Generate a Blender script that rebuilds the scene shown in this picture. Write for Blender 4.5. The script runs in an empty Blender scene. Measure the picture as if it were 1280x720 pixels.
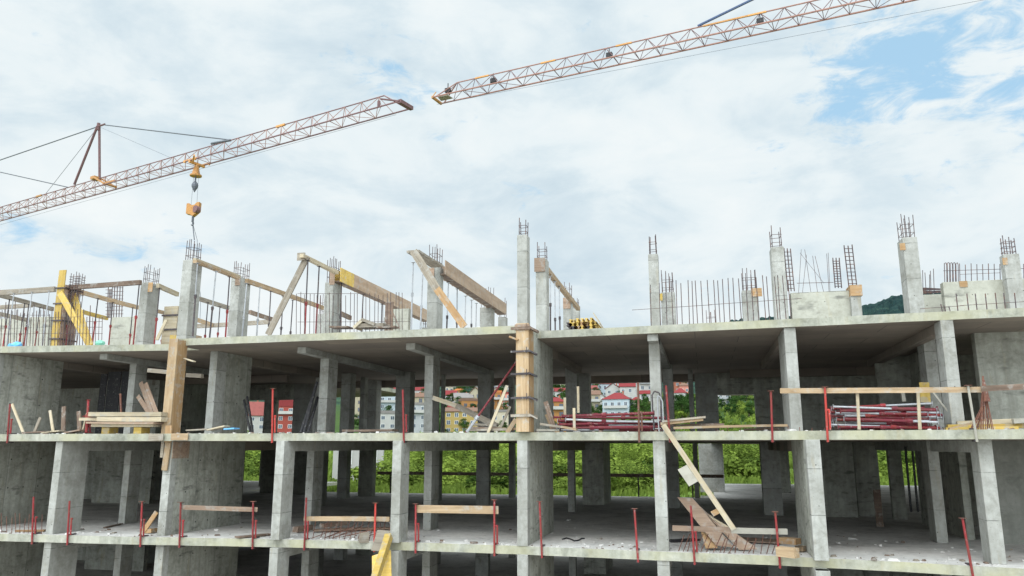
import bpy, math, random
from mathutils import Vector, Matrix, noise as mnoise
R = math.radians
random.seed(7)
scn = bpy.context.scene
COL = scn.collection

# ------------------------------------------------------------------ camera, sky, sun, exposure
FPX, PITCH, YAW = 960.0, math.atan(198 / 960.0), R(13.8)
CAM = Vector((5.117, -20.831, 2.62))
cam_data = bpy.data.cameras.new('camera')
cam = bpy.data.objects.new('camera', cam_data)
COL.objects.link(cam)
cam.location = CAM
cam.rotation_euler = (R(90) + PITCH, 0, YAW)
cam_data.sensor_width = 36
cam_data.lens = FPX / 1280 * 36
cam_data.clip_end = 6000
scn.camera = cam

SUN_EL, SUN_AZ = R(47), R(188)      # azimuth measured from +Y towards +X: behind the camera
sun_dir = Vector((math.sin(SUN_AZ) * math.cos(SUN_EL), math.cos(SUN_AZ) * math.cos(SUN_EL), math.sin(SUN_EL)))
sl = bpy.data.lights.new('sun', 'SUN')
sl.energy = 0.7
sl.angle = R(18)
sl.color = (1.0, 0.96, 0.90)
so = bpy.data.objects.new('sun', sl)
COL.objects.link(so)
so.rotation_euler = sun_dir.to_track_quat('Z', 'Y').to_euler()

scn.view_settings.view_transform = 'Standard'
scn.view_settings.look = 'None'
scn.view_settings.exposure = 0.0
scn.view_settings.gamma = 1.0
scn.view_settings.use_curve_mapping = False
try:
    scn.cycles.use_denoising = True
    scn.cycles.max_bounces = 8
    scn.cycles.diffuse_bounces = 3
except Exception:
    pass


class NT:
    """small helper to write node trees"""
    def __init__(self, tree):
        self.t = tree
        self.n = tree.nodes
        self.l = tree.links
        self.n.clear()

    def node(self, kind, **kw):
        nd = self.n.new(kind)
        for k, v in kw.items():
            if k == 'inp':
                for kk, vv in v.items():
                    if isinstance(vv, bpy.types.NodeSocket):
                        self.l.new(vv, nd.inputs[kk])
                    else:
                        nd.inputs[kk].default_value = vv
            else:
                setattr(nd, k, v)
        return nd

    def math(self, op, a, b=None, c=None, clamp=False):
        nd = self.n.new('ShaderNodeMath')
        nd.operation = op
        nd.use_clamp = clamp
        for i, x in enumerate((a, b, c)):
            if x is None:
                continue
            if isinstance(x, bpy.types.NodeSocket):
                self.l.new(x, nd.inputs[i])
            else:
                nd.inputs[i].default_value = x
        return nd.outputs[0]

    def vmath(self, op, a, b=None):
        nd = self.n.new('ShaderNodeVectorMath')
        nd.operation = op
        for i, x in enumerate((a, b)):
            if x is None:
                continue
            if isinstance(x, bpy.types.NodeSocket):
                self.l.new(x, nd.inputs[i])
            else:
                nd.inputs[i].default_value = x
        return nd.outputs['Value'] if op in ('DOT_PRODUCT', 'LENGTH', 'DISTANCE') else nd.outputs[0]

    def noise(self, vec, scale, detail=4.0, rough=0.55, dist=0.0):
        nd = self.node('ShaderNodeTexNoise', inp={'Vector': vec, 'Scale': scale, 'Detail': detail, 'Roughness': rough, 'Distortion': dist})
        return nd.outputs['Fac']

    def mapping(self, vec, scale=(1, 1, 1), loc=(0, 0, 0), rot=(0, 0, 0)):
        nd = self.node('ShaderNodeMapping', inp={'Vector': vec, 'Scale': scale, 'Location': loc, 'Rotation': rot})
        return nd.outputs[0]

    def ramp(self, fac, stops, interp='LINEAR'):
        nd = self.n.new('ShaderNodeValToRGB')
        nd.color_ramp.interpolation = interp
        els = nd.color_ramp.elements
        while len(els) > 1:
            els.remove(els[-1])
        els[0].position = stops[0][0]
        els[0].color = _c4(stops[0][1])
        for p, c in stops[1:]:
            e = els.new(p)
            e.color = _c4(c)
        self.l.new(fac, nd.inputs[0])
        return nd.outputs[0]

    def mix(self, fac, a, b, blend='MIX'):
        nd = self.n.new('ShaderNodeMix')
        nd.data_type = 'RGBA'
        nd.blend_type = blend
        for i, x in ((0, fac), (6, a), (7, b)):
            if isinstance(x, bpy.types.NodeSocket):
                self.l.new(x, nd.inputs[i])
            else:
                nd.inputs[i].default_value = x if i == 0 else _c4(x)
        return nd.outputs[2]


def _c4(c):
    if isinstance(c, (int, float)):
        return (c, c, c, 1)
    return (c[0], c[1], c[2], 1)


def pixel_dir(u, v):
    """direction in the world of a pixel of the 1280x720 photograph"""
    x, y = (u - 640) / FPX, -(v - 360) / FPX
    fwd = math.cos(PITCH) - y * math.sin(PITCH)
    up = math.sin(PITCH) + y * math.cos(PITCH)
    return Vector((x * math.cos(YAW) - fwd * math.sin(YAW), x * math.sin(YAW) + fwd * math.cos(YAW), up))


def at_z(u, v, z):
    d = pixel_dir(u, v)
    return CAM + d * ((z - CAM.z) / d.z)


def at_y(u, v, y):
    d = pixel_dir(u, v)
    return CAM + d * ((y - CAM.y) / d.y)


def at_x(u, v, x):
    d = pixel_dir(u, v)
    return CAM + d * ((x - CAM.x) / d.x)


# world: blue sky seen through gaps of a thin bright overcast
w = bpy.data.worlds.new('World')
scn.world = w
w.use_nodes = True
T = NT(w.node_tree)
geo = T.node('ShaderNodeTexCoord').outputs['Generated']
dirn = T.vmath('NORMALIZE', geo)
sky = T.node('ShaderNodeTexSky', sky_type='NISHITA', sun_disc=False, sun_elevation=SUN_EL, sun_rotation=SUN_AZ,
             air_density=1.0, dust_density=1.2, ozone_density=1.5)
sep = T.node('ShaderNodeSeparateXYZ', inp={0: dirn})
zz = T.math('ADD', T.math('MAXIMUM', sep.outputs[2], 0.0), 0.22)
px_ = T.math('DIVIDE', sep.outputs[0], zz)
py_ = T.math('DIVIDE', sep.outputs[1], zz)
plane = T.node('ShaderNodeCombineXYZ', inp={0: px_, 1: py_, 2: 0.0}).outputs[0]
sph = T.mapping(dirn, (1.0, 1.0, 1.75))
big = T.noise(T.mapping(sph, (1.0, 1.0, 1.0), (3.1, 1.7, 0)), 2.0, 8, 0.58, 0.2)
fine = T.noise(T.mapping(sph, (1.0, 1.0, 1.0), (9.3, 4.2, 2.0)), 6.5, 9, 0.60, 0.25)
soft = T.noise(T.mapping(sph, (1.0, 1.0, 1.0), (1.3, 8.8, 5.0)), 2.8, 5, 0.55, 0.1)


def gap(u, v, lo, hi):
    """a thin place of the cloud deck around one direction"""
    d = pixel_dir(u, v).normalized()
    dt = T.vmath('DOT_PRODUCT', dirn, tuple(d))
    nd = T.node('ShaderNodeMapRange', inp={0: dt, 1: lo, 2: hi, 3: 0.0, 4: 1.0})
    nd.interpolation_type = 'SMOOTHSTEP'
    return nd.outputs[0]


g1 = gap(1215, 85, 0.9865, 0.9995)
g1b = gap(1080, 75, 0.993, 0.9998)
g2 = gap(487, 52, 0.9945, 0.9998)
g3 = gap(200, 318, 0.9975, 0.9999)
g4 = gap(60, 330, 0.9975, 0.9999)
gsum = T.math('ADD', T.math('MULTIPLY', g1, 0.105), T.math('ADD', T.math('MULTIPLY', g1b, 0.085), T.math('ADD', T.math('MULTIPLY', g2, 0.085), T.math('ADD', T.math('MULTIPLY', g3, 0.10), T.math('MULTIPLY', g4, 0.06)))))
wisp = T.noise(T.mapping(sph, (1.0, 1.0, 1.5), (2.3, 6.2, 1.0), (0.3, 0.4, 0)), 15.0, 8, 0.65, 0.7)
cov = T.math('ADD', T.math('MULTIPLY', big, 0.22), T.math('ADD', T.math('MULTIPLY', fine, 0.40), T.math('MULTIPLY', wisp, 0.38)))
cov = T.math('SUBTRACT', cov, gsum)
mask = T.node('ShaderNodeMapRange', inp={0: cov, 1: 0.305, 2: 0.415, 3: 0.0, 4: 1.0})
mask.interpolation_type = 'SMOOTHSTEP'
mask = mask.outputs[0]
lump = T.noise(T.mapping(sph, (1.0, 1.0, 1.3), (4.4, 0.6, 3.0)), 5.5, 8, 0.58, 0.45)
shade = T.math('ADD', T.math('MULTIPLY', soft, 0.36), T.math('ADD', T.math('MULTIPLY', fine, 0.22), T.math('MULTIPLY', lump, 0.42)))
ccol = T.ramp(shade, [(0.36, (0.56, 0.69, 0.78)), (0.45, (0.70, 0.81, 0.87)), (0.51, (0.82, 0.90, 0.93)), (0.60, (0.90, 0.95, 0.96))])
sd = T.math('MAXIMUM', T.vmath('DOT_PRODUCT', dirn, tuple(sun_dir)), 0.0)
glow = T.math('ADD', 1.0, T.math('MULTIPLY', T.math('POWER', sd, 1.1), 3.0))   # overcast boosted round the unseen sun, added to light fronts and bays
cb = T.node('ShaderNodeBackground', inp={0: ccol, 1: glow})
skyc = T.mix(0.8, T.node('ShaderNodeVectorMath', operation='SCALE', inp={0: sky.outputs[0], 3: 0.13}).outputs[0], (0.47, 0.745, 0.965))
sb = T.node('ShaderNodeBackground', inp={0: skyc, 1: 1.0})
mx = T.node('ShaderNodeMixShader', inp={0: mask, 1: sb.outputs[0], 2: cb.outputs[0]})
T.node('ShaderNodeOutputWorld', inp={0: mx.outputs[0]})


# ------------------------------------------------------------------ materials
def material(name, rough=0.85, metal=0.0, spec=0.3):
    m = bpy.data.materials.new(name)
    m.use_nodes = True
    t = NT(m.node_tree)
    b = t.node('ShaderNodeBsdfPrincipled', inp={'Roughness': rough, 'Metallic': metal, 'Specular IOR Level': spec})
    t.node('ShaderNodeOutputMaterial', inp={0: b.outputs[0]})
    tc = t.node('ShaderNodeTexCoord').outputs['Object']
    rnd = t.node('ShaderNodeObjectInfo').outputs['Random']
    off = t.math('MULTIPLY', rnd, 37.0)
    cv = t.node('ShaderNodeCombineXYZ', inp={0: off, 1: off, 2: off}).outputs[0]
    vec = t.vmath('ADD', tc, cv)
    return m, t, b, tc, vec, rnd


def bump(t, b, h, strength=0.3, dist=0.02):
    bp = t.node('ShaderNodeBump', inp={'Strength': strength, 'Distance': dist, 'Height': h})
    t.l.new(bp.outputs[0], b.inputs['Normal'])


def concrete(name, dark, mid, light, stain=0.5, blotch=None, seams=True, tint=None, panel=0.0):
    m, t, b, tc, vec, rnd = material(name, 0.92, 0, 0.2)
    n1 = t.noise(vec, 1.3, 6, 0.6)
    n2 = t.noise(vec, 9.0, 5, 0.65)
    n3 = t.noise(t.mapping(vec, (1, 1, 1), (5, 9, 2)), 3.4, 6, 0.7, 0.6)
    base = t.ramp(t.math('ADD', t.math('MULTIPLY', n1, 0.40), t.math('ADD', t.math('MULTIPLY', n3, 0.35), t.math('MULTIPLY', n2, 0.25))), [(0.38, dark), (0.5, mid), (0.60, light)])
    rust = t.noise(t.mapping(vec, (4.5, 4.5, 0.7), (3, 1, 7)), 1.0, 5, 0.6)
    base = t.mix(t.ramp(rust, [(0.60, 0.0), (0.72, 0.45)]), base, (mid[0] * 0.95, mid[1] * 0.80, mid[2] * 0.55))
    streak = t.noise(t.mapping(vec, (6.0, 6.0, 0.5)), 1.0, 5, 0.6)
    sf = t.ramp(streak, [(0.42, 0.0), (0.75, 1.0)])
    base = t.mix(t.math('MULTIPLY', sf, stain), base, dark, 'MIX')
    if tint:
        n4 = t.noise(vec, 0.8, 4, 0.6)
        base = t.mix(t.ramp(n4, [(0.45, 0.0), (0.7, 0.75)]), base, tint)
    sepz = t.node('ShaderNodeSeparateXYZ', inp={0: tc})
    lift = t.node('ShaderNodeTexWhiteNoise', noise_dimensions='1D', inp={'W': t.math('ADD', t.math('FLOOR', t.math('ADD', t.math('MULTIPLY', sepz.outputs[2], 0.93), t.math('MULTIPLY', rnd, 0.4))), t.math('MULTIPLY', rnd, 91.0))}).outputs[0]
    base = t.mix(t.math('MULTIPLY', lift, 0.38 if seams else 0.15), base, dark)
    if seams:
        fz = t.math('FRACT', t.math('ADD', t.math('MULTIPLY', sepz.outputs[2], 0.93), t.math('MULTIPLY', rnd, 0.4)))
        ln = t.math('LESS_THAN', fz, 0.016)
        lnn = t.math('MULTIPLY', ln, t.ramp(t.noise(vec, 5.0, 3, 0.5), [(0.38, 0.15), (0.6, 0.85)]))
        base = t.mix(lnn, base, (0.09, 0.09, 0.085))
    if panel:
        fy = t.math('FRACT', t.math('DIVIDE', sepz.outputs[1], panel))
        l2 = t.math('MULTIPLY', t.math('LESS_THAN', fy, 0.022), 0.55)
        base = t.mix(l2, base, (0.13, 0.13, 0.125))
        cell = t.math('FLOOR', t.math('DIVIDE', sepz.outputs[1], panel))
        cr = t.node('ShaderNodeTexWhiteNoise', noise_dimensions='1D', inp={'W': cell}).outputs[0]
        base = t.mix(t.math('MULTIPLY', cr, 0.35), base, dark)
    if seams or panel:
        ax = sepz.outputs[1] if panel else sepz.outputs[0]
        per = 0.62 if panel else 0.40
        hx = t.math('MULTIPLY', t.math('SUBTRACT', t.math('FRACT', t.math('ADD', t.math('DIVIDE', ax, per), 0.3)), 0.5), per)
        hz = t.math('MULTIPLY', t.math('SUBTRACT', t.math('FRACT', t.math('ADD', t.math('DIVIDE', sepz.outputs[2], 0.95), 0.2)), 0.5), 0.95)
        hd = t.math('SQRT', t.math('ADD', t.math('MULTIPLY', hx, hx), t.math('MULTIPLY', hz, hz)))
        base = t.mix(t.math('MULTIPLY', t.math('LESS_THAN', hd, 0.026 if panel else 0.014), t.math('GREATER_THAN', n3, 0.47)), base, (0.05, 0.05, 0.047))
    if blotch:
        bl = t.noise(t.mapping(vec, blotch), 1.0, 4, 0.6, 0.0)
        msk = t.ramp(t.noise(t.mapping(vec, (1, 1, 1), (2, 7, 4)), 0.75, 3, 0.5), [(0.40, 0.05), (0.56, 1.0)])
        base = t.mix(t.math('MULTIPLY', t.ramp(bl, [(0.56, 0.0), (0.68, 0.62)]), msk), base, (0.085, 0.085, 0.078))
    pit = t.node('ShaderNodeTexVoronoi', inp={'Vector': vec, 'Scale': 14.0}).outputs['Distance']
    pf = t.math('MULTIPLY', t.math('LESS_THAN', pit, 0.10), t.math('GREATER_THAN', n1, 0.52))
    base = t.mix(t.math('MULTIPLY', pf, 0.6), base, (0.10, 0.10, 0.095))
    t.l.new(base, b.inputs['Base Color'])
    bump(t, b, t.math('ADD', n2, t.math('MULTIPLY', streak, 0.6)), 0.35, 0.02)
    return m


M = {}
M['column'] = concrete('column_concrete', (0.215, 0.21, 0.185), (0.35, 0.35, 0.325), (0.45, 0.45, 0.425), 0.45)
M['wall'] = concrete('wall_concrete', (0.20, 0.20, 0.17), (0.40, 0.40, 0.35), (0.53, 0.53, 0.475), 0.7, (1.9, 1.9, 7.0), False, None, 1.25)
M['edge'] = concrete('slab_edge_concrete', (0.20, 0.20, 0.165), (0.36, 0.36, 0.305), (0.46, 0.45, 0.385), 0.6, None, False, (0.41, 0.39, 0.25))
M['roofwall'] = concrete('fresh_wall_concrete', (0.28, 0.275, 0.225), (0.40, 0.395, 0.34), (0.47, 0.465, 0.40), 0.25, (1.2, 1.2, 3.0), True, None, 0)


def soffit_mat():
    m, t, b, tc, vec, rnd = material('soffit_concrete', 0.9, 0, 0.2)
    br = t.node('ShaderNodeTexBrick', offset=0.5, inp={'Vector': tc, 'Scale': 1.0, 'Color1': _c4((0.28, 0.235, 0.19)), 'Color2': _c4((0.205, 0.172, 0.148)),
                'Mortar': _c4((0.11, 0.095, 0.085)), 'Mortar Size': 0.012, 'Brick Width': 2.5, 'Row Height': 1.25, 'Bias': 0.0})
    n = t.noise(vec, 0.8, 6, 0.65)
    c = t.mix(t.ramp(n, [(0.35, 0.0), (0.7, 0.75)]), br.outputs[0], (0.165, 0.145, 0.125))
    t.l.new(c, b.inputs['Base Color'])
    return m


def floor_mat():
    m, t, b, tc, vec, rnd = material('dusty_concrete_floor', 0.93, 0, 0.2)
    n = t.noise(vec, 0.7, 7, 0.65, 0.3)
    n2 = t.noise(vec, 6.0, 6, 0.7)
    c = t.ramp(t.math('ADD', t.math('MULTIPLY', n, 0.6), t.math('MULTIPLY', n2, 0.4)), [(0.36, (0.30, 0.285, 0.27)), (0.5, (0.52, 0.50, 0.475)), (0.64, (0.64, 0.62, 0.59))])
    t.l.new(c, b.inputs['Base Color'])
    bump(t, b, n2, 0.5, 0.03)
    return m


M['soffit'] = soffit_mat()
M['floor'] = floor_mat()


def wood(name, a, bcol, dirt=0.35, grain=(0.9, 14.0, 14.0)):
    m, t, b, tc, vec, rnd = material(name, 0.75, 0, 0.25)
    g = t.noise(t.mapping(vec, grain), 1.0, 6, 0.65, 0.6)
    c = t.ramp(g, [(0.34, a), (0.66, bcol)])
    n = t.noise(vec, 2.2, 5, 0.65)
    c = t.mix(t.ramp(n, [(0.48, 0.0), (0.74, dirt)]), c, tuple(x * 0.45 for x in a))
    sp = t.noise(t.mapping(vec, (1, 1, 1), (8, 3, 5)), 4.5, 5, 0.65, 0.4)
    c = t.mix(t.ramp(sp, [(0.53, 0.0), (0.63, 0.55)]), c, (0.36, 0.345, 0.315))
    hsv = t.node('ShaderNodeHueSaturation', inp={'Color': c, 'Value': t.math('ADD', 0.75, t.math('MULTIPLY', rnd, 0.42)), 'Saturation': 0.92})
    t.l.new(hsv.outputs[0], b.inputs['Base Color'])
    bump(t, b, g, 0.2, 0.01)
    return m


M['pine'] = wood('pine_wood', (0.29, 0.19, 0.10), (0.45, 0.32, 0.19))
M['pale'] = wood('pale_pine', (0.38, 0.30, 0.19), (0.54, 0.46, 0.32))
M['greywood'] = wood('weathered_wood', (0.20, 0.165, 0.125), (0.35, 0.30, 0.235))
M['darkwood'] = wood('dirty_wood', (0.13, 0.085, 0.06), (0.24, 0.165, 0.12))
M['yellow'] = wood('yellow_formwork_wood', (0.46, 0.29, 0.04), (0.60, 0.42, 0.08), 0.3)
M['ply'] = wood('brown_plywood', (0.24, 0.155, 0.105), (0.36, 0.25, 0.175), 0.4)
M['pine_v'] = wood('upright_pine_panel', (0.31, 0.20, 0.10), (0.47, 0.34, 0.20), 0.35, (9.0, 9.0, 0.8))
M['orange_v'] = wood('upright_orange_panel', (0.29, 0.165, 0.065), (0.41, 0.26, 0.12), 0.3, (9.0, 9.0, 0.8))
M['yellow_v'] = wood('upright_yellow_panel', (0.44, 0.28, 0.04), (0.58, 0.40, 0.08), 0.3, (9.0, 9.0, 0.8))
M['ply_y'] = wood('form_plywood', (0.33, 0.225, 0.145), (0.46, 0.335, 0.235), 0.4, (5.0, 0.4, 5.0))
M['orange'] = wood('orange_plywood', (0.32, 0.175, 0.07), (0.43, 0.27, 0.125), 0.3)


def paint(name, col, rust=(0.14, 0.06, 0.035), amount=0.6, rough=0.68, metal=0.0, lo=0.46, hi=0.64, splash=0.45):
    m, t, b, tc, vec, rnd = material(name, rough, metal, 0.4)
    n = t.noise(vec, 7.0, 6, 0.7)
    c = t.mix(t.ramp(n, [(lo, 0.0), (hi, amount)]), col, rust)
    sp = t.noise(t.mapping(vec, (1, 1, 1), (8, 3, 5)), 16.0, 4, 0.6)
    c = t.mix(t.ramp(sp, [(0.60, 0.0), (0.68, splash)]), c, (0.34, 0.33, 0.31))
    hsv = t.node('ShaderNodeHueSaturation', inp={'Color': c, 'Value': t.math('ADD', 0.8, t.math('MULTIPLY', rnd, 0.4))})
    t.l.new(hsv.outputs[0], b.inputs['Base Color'])
    return m


M['red'] = paint('red_steel_paint', (0.23, 0.020, 0.024))
M['brightred'] = paint('bright_red_paint', (0.45, 0.045, 0.035), amount=0.35)
M['maroon'] = paint('maroon_steel_paint', (0.15, 0.014, 0.026), amount=0.6)
M['grey_steel'] = paint('galvanised_steel', (0.36, 0.37, 0.39), (0.2, 0.19, 0.18), 0.5, 0.45, 0.3)
M['dark_steel'] = paint('dark_steel', (0.055, 0.05, 0.055), (0.10, 0.05, 0.04), 0.5, 0.55, 0.2)
M['rebar'] = paint('rusty_rebar', (0.075, 0.058, 0.062), (0.17, 0.075, 0.045), 0.7, 0.8, 0.0)
M['rustbar'] = paint('brown_rusty_rebar', (0.13, 0.055, 0.04), (0.22, 0.10, 0.06), 0.7, 0.8, 0.0)
M['crane'] = paint('faded_crane_paint', (0.36, 0.19, 0.15), (0.16, 0.085, 0.075), 0.7, 0.6, 0.0)
M['crane_dark'] = paint('dark_crane_paint', (0.17, 0.085, 0.085), (0.07, 0.045, 0.05), 0.7, 0.6, 0.0)
M['crane_orange'] = paint('orange_crane_paint', (0.50, 0.24, 0.06), (0.25, 0.10, 0.04), 0.5, 0.5, 0.0)
M['cable'] = paint('steel_cable', (0.10, 0.11, 0.13), (0.07, 0.07, 0.07), 0.4, 0.5, 0.2)
M['blue_cable'] = paint('blue_cable', (0.05, 0.08, 0.16), (0.05, 0.05, 0.07), 0.4, 0.5, 0.1)
M['plate'] = paint('pale_board', (0.36, 0.34, 0.29), (0.24, 0.22, 0.18), 0.5, 0.8)
M['black'] = paint('black_sheet', (0.02, 0.02, 0.023), (0.045, 0.04, 0.04), 0.5, 0.7)
M['blue_bag'] = paint('blue_plastic', (0.10, 0.34, 0.62), (0.30, 0.50, 0.65), 0.5, 0.5)
M['green_bag'] = paint('green_plastic', (0.18, 0.52, 0.38), (0.35, 0.58, 0.45), 0.5, 0.5)


# ------------------------------------------------------------------ mesh helpers
class MB:
    def __init__(self):
        self.v, self.f, self.mi = [], [], []

    def quad(self, a, b, c, d, mi=0):
        n = len(self.v)
        self.v += [tuple(a), tuple(b), tuple(c), tuple(d)]
        self.f.append((n, n + 1, n + 2, n + 3))
        self.mi.append(mi)

    def hexa(self, p, mi=0):
        """eight corners: bottom ring of four counter-clockwise from above, then top ring"""
        n = len(self.v)
        self.v += [tuple(q) for q in p]
        for f in ((3, 2, 1, 0), (4, 5, 6, 7), (0, 1, 5, 4), (1, 2, 6, 5), (2, 3, 7, 6), (3, 0, 4, 7)):
            self.f.append(tuple(n + i for i in f))
            self.mi.append(mi)

    def box(self, x0, x1, y0, y1, z0, z1, mi=0):
        self.hexa([(x0, y0, z0), (x1, y0, z0), (x1, y1, z0), (x0, y1, z0), (x0, y0, z1), (x1, y0, z1), (x1, y1, z1), (x0, y1, z1)], mi)

    def bar(self, p, q, w, h, mi=0, up=None):
        p, q = Vector(p), Vector(q)
        d = (q - p).normalized()
        up = Vector(up) if up else (Vector((0, 0, 1)) if abs(d.z) < 0.95 else Vector((0, 1, 0)))
        a = d.cross(up).normalized() * (w / 2)
        b = a.cross(d).normalized() * (h / 2)
        self.hexa([p - a - b, q - a - b, q + a - b, p + a - b, p - a + b, q - a + b, q + a + b, p + a + b], mi)

    def tube(self, p, q, r, n=6, mi=0, r2=None, cap=True):
        p, q = Vector(p), Vector(q)
        r2 = r if r2 is None else r2
        d = (q - p)
        if d.length < 1e-6:
            return
        d.normalize()
        a = d.orthogonal().normalized()
        b = d.cross(a)
        s = len(self.v)
        for i in range(n):
            t = 2 * math.pi * i / n
            o = a * math.cos(t) + b * math.sin(t)
            self.v.append(tuple(p + o * r))
            self.v.append(tuple(q + o * r2))
        for i in range(n):
            j = (i + 1) % n
            self.f.append((s + 2 * i, s + 2 * j, s + 2 * j + 1, s + 2 * i + 1))
            self.mi.append(mi)
        if cap:
            self.f.append(tuple(s + 2 * i for i in reversed(range(n))))
            self.f.append(tuple(s + 2 * i + 1 for i in range(n)))
            self.mi += [mi, mi]

    def path(self, pts, r, n=6, mi=0):
        for a, b in zip(pts[:-1], pts[1:]):
            self.tube(a, b, r, n, mi)

    def prism(self, poly, z0, z1, top=0, bottom=0, side=0):
        n = len(self.v)
        k = len(poly)
        self.v += [(x, y, z0) for x, y in poly] + [(x, y, z1) for x, y in poly]
        self.f.append(tuple(n + i for i in reversed(range(k))))
        self.mi.append(bottom)
        self.f.append(tuple(n + k + i for i in range(k)))
        self.mi.append(top)
        for i in range(k):
            j = (i + 1) % k
            self.f.append((n + i, n + j, n + k + j, n + k + i))
            self.mi.append(side)

    def mesh(self, name, mats):
        me = bpy.data.meshes.new(name)
        me.from_pydata(self.v, [], self.f)
        for m in (mats if isinstance(mats, (list, tuple)) else [mats]):
            me.materials.append(m)
        if any(self.mi):
            me.polygons.foreach_set('material_index', self.mi)
        me.update()
        return me

    def build(self, name, mats, parent=None, bevel=0.0, loc=None):
        o = bpy.data.objects.new(name, self.mesh(name, mats))
        COL.objects.link(o)
        if parent is not None:
            o.parent = parent
        if loc is not None:
            o.location = loc
        if bevel:
            md = o.modifiers.new('bevel', 'BEVEL')
            md.width = bevel
            md.segments = 2
            md.limit_method = 'ANGLE'
        return o


def tag(o, label=None, cat=None, group=None, kind=None):
    if label:
        o['label'] = label
    if cat:
        o['category'] = cat
    if group:
        o['group'] = group
    if kind:
        o['kind'] = kind
    return o


def thing(name, label, cat, loc=(0, 0, 0), group=None):
    o = bpy.data.objects.new(name, None)
    COL.objects.link(o)
    o.empty_display_size = 0.3
    o.location = loc
    return tag(o, label, cat, group)


def nth(i, n, a='left', b='right'):
    words = ['first', 'second', 'third', 'fourth', 'fifth', 'sixth', 'seventh', 'eighth', 'ninth', 'tenth', 'eleventh', 'twelfth', 'thirteenth', 'fourteenth', 'fifteenth', 'sixteenth']
    if n == 1:
        return ''
    if i == 0:
        return a + 'most'
    if i == n - 1:
        return b + 'most'
    return words[i] + ' from the ' + a


def frame_matrix(p, q, up=(0, 0, 1)):
    """local X runs from p to q, local Z as near to up as possible"""
    p, q = Vector(p), Vector(q)
    x = (q - p).normalized()
    up = Vector(up)
    if abs(x.dot(up)) > 0.97:
        up = Vector((0, 1, 0))
    y = up.cross(x).normalized()
    z = x.cross(y)
    m = Matrix((x, y, z)).transposed().to_4x4()
    m.translation = p
    return m


def plank(name, label, p, q, w, h, mat, cat='plank', group=None, up=(0, 0, 1), parent=None, sag=0.0, rag=0.0):
    """a sawn board: local X along it, slightly bent and with ends cut askew; p and q are the centres of its ends"""
    p, q = Vector(p), Vector(q)
    L = (q - p).length
    b = MB()
    n = 6
    ring = []
    bow = random.uniform(-1, 1) * 0.004 * L + sag
    for i in range(n + 1):
        x = L * i / n
        e0 = random.uniform(-rag, rag) if i in (0, n) else 0
        zc = bow * (1 - (2 * i / n - 1) ** 2)
        ring.append([(x + e0, -w / 2, zc - h / 2), (x - e0, w / 2, zc - h / 2), (x - e0, w / 2, zc + h / 2), (x + e0, -w / 2, zc + h / 2)])
    b.v = [c for r in ring for c in r]
    for i in range(n):
        for k in range(4):
            a0, a1 = 4 * i + k, 4 * i + (k + 1) % 4
            b.f.append((a0, a0 + 4, a1 + 4, a1))
            b.mi.append(0)
    b.f += [(0, 1, 2, 3), (4 * n + 3, 4 * n + 2, 4 * n + 1, 4 * n)]
    b.mi += [0, 0]
    o = b.build(name, mat)
    o.matrix_world = frame_matrix(p, q, up)
    if parent is not None:
        o.parent = parent
    elif label:
        tag(o, label, cat, group)
    return o


# ------------------------------------------------------------------ ground, hillside and mountain
PROF = [(-400, -4.0), (-30, -3.4), (21, -3.3), (24, -1.5), (40, -1.0), (60, -0.3), (100, 1.1), (160, 2.2), (215, 3.6), (255, 8.0), (310, 16.0), (380, 28.0), (450, 40.0), (540, 60.0), (700, 95.0), (900, 130.0)]


def lerp_table(tab, x):
    if x <= tab[0][0]:
        return tab[0][1]
    for (a, va), (b, vb) in zip(tab[:-1], tab[1:]):
        if x <= b:
            return va + (vb - va) * (x - a) / (b - a)
    return tab[-1][1]


def ground_z(x, y):
    z = lerp_table(PROF, y)
    if y > 26:
        k = min(1.0, (y - 26) / 60)
        z += k * (1.2 * mnoise.noise((x * 0.03, y * 0.03, 0.3)) + 0.35 * mnoise.noise((x * 0.12, y * 0.12, 4.0)))
    return z


def on_ground(u, v, y0=26.0):
    """where the line of sight of a pixel meets the hillside"""
    d = pixel_dir(u, v)
    y = y0
    while y < 600:
        p = CAM + d * ((y - CAM.y) / d.y)
        if p.z <= ground_z(p.x, p.y):
            return p
        y += 0.5
    return None


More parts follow.
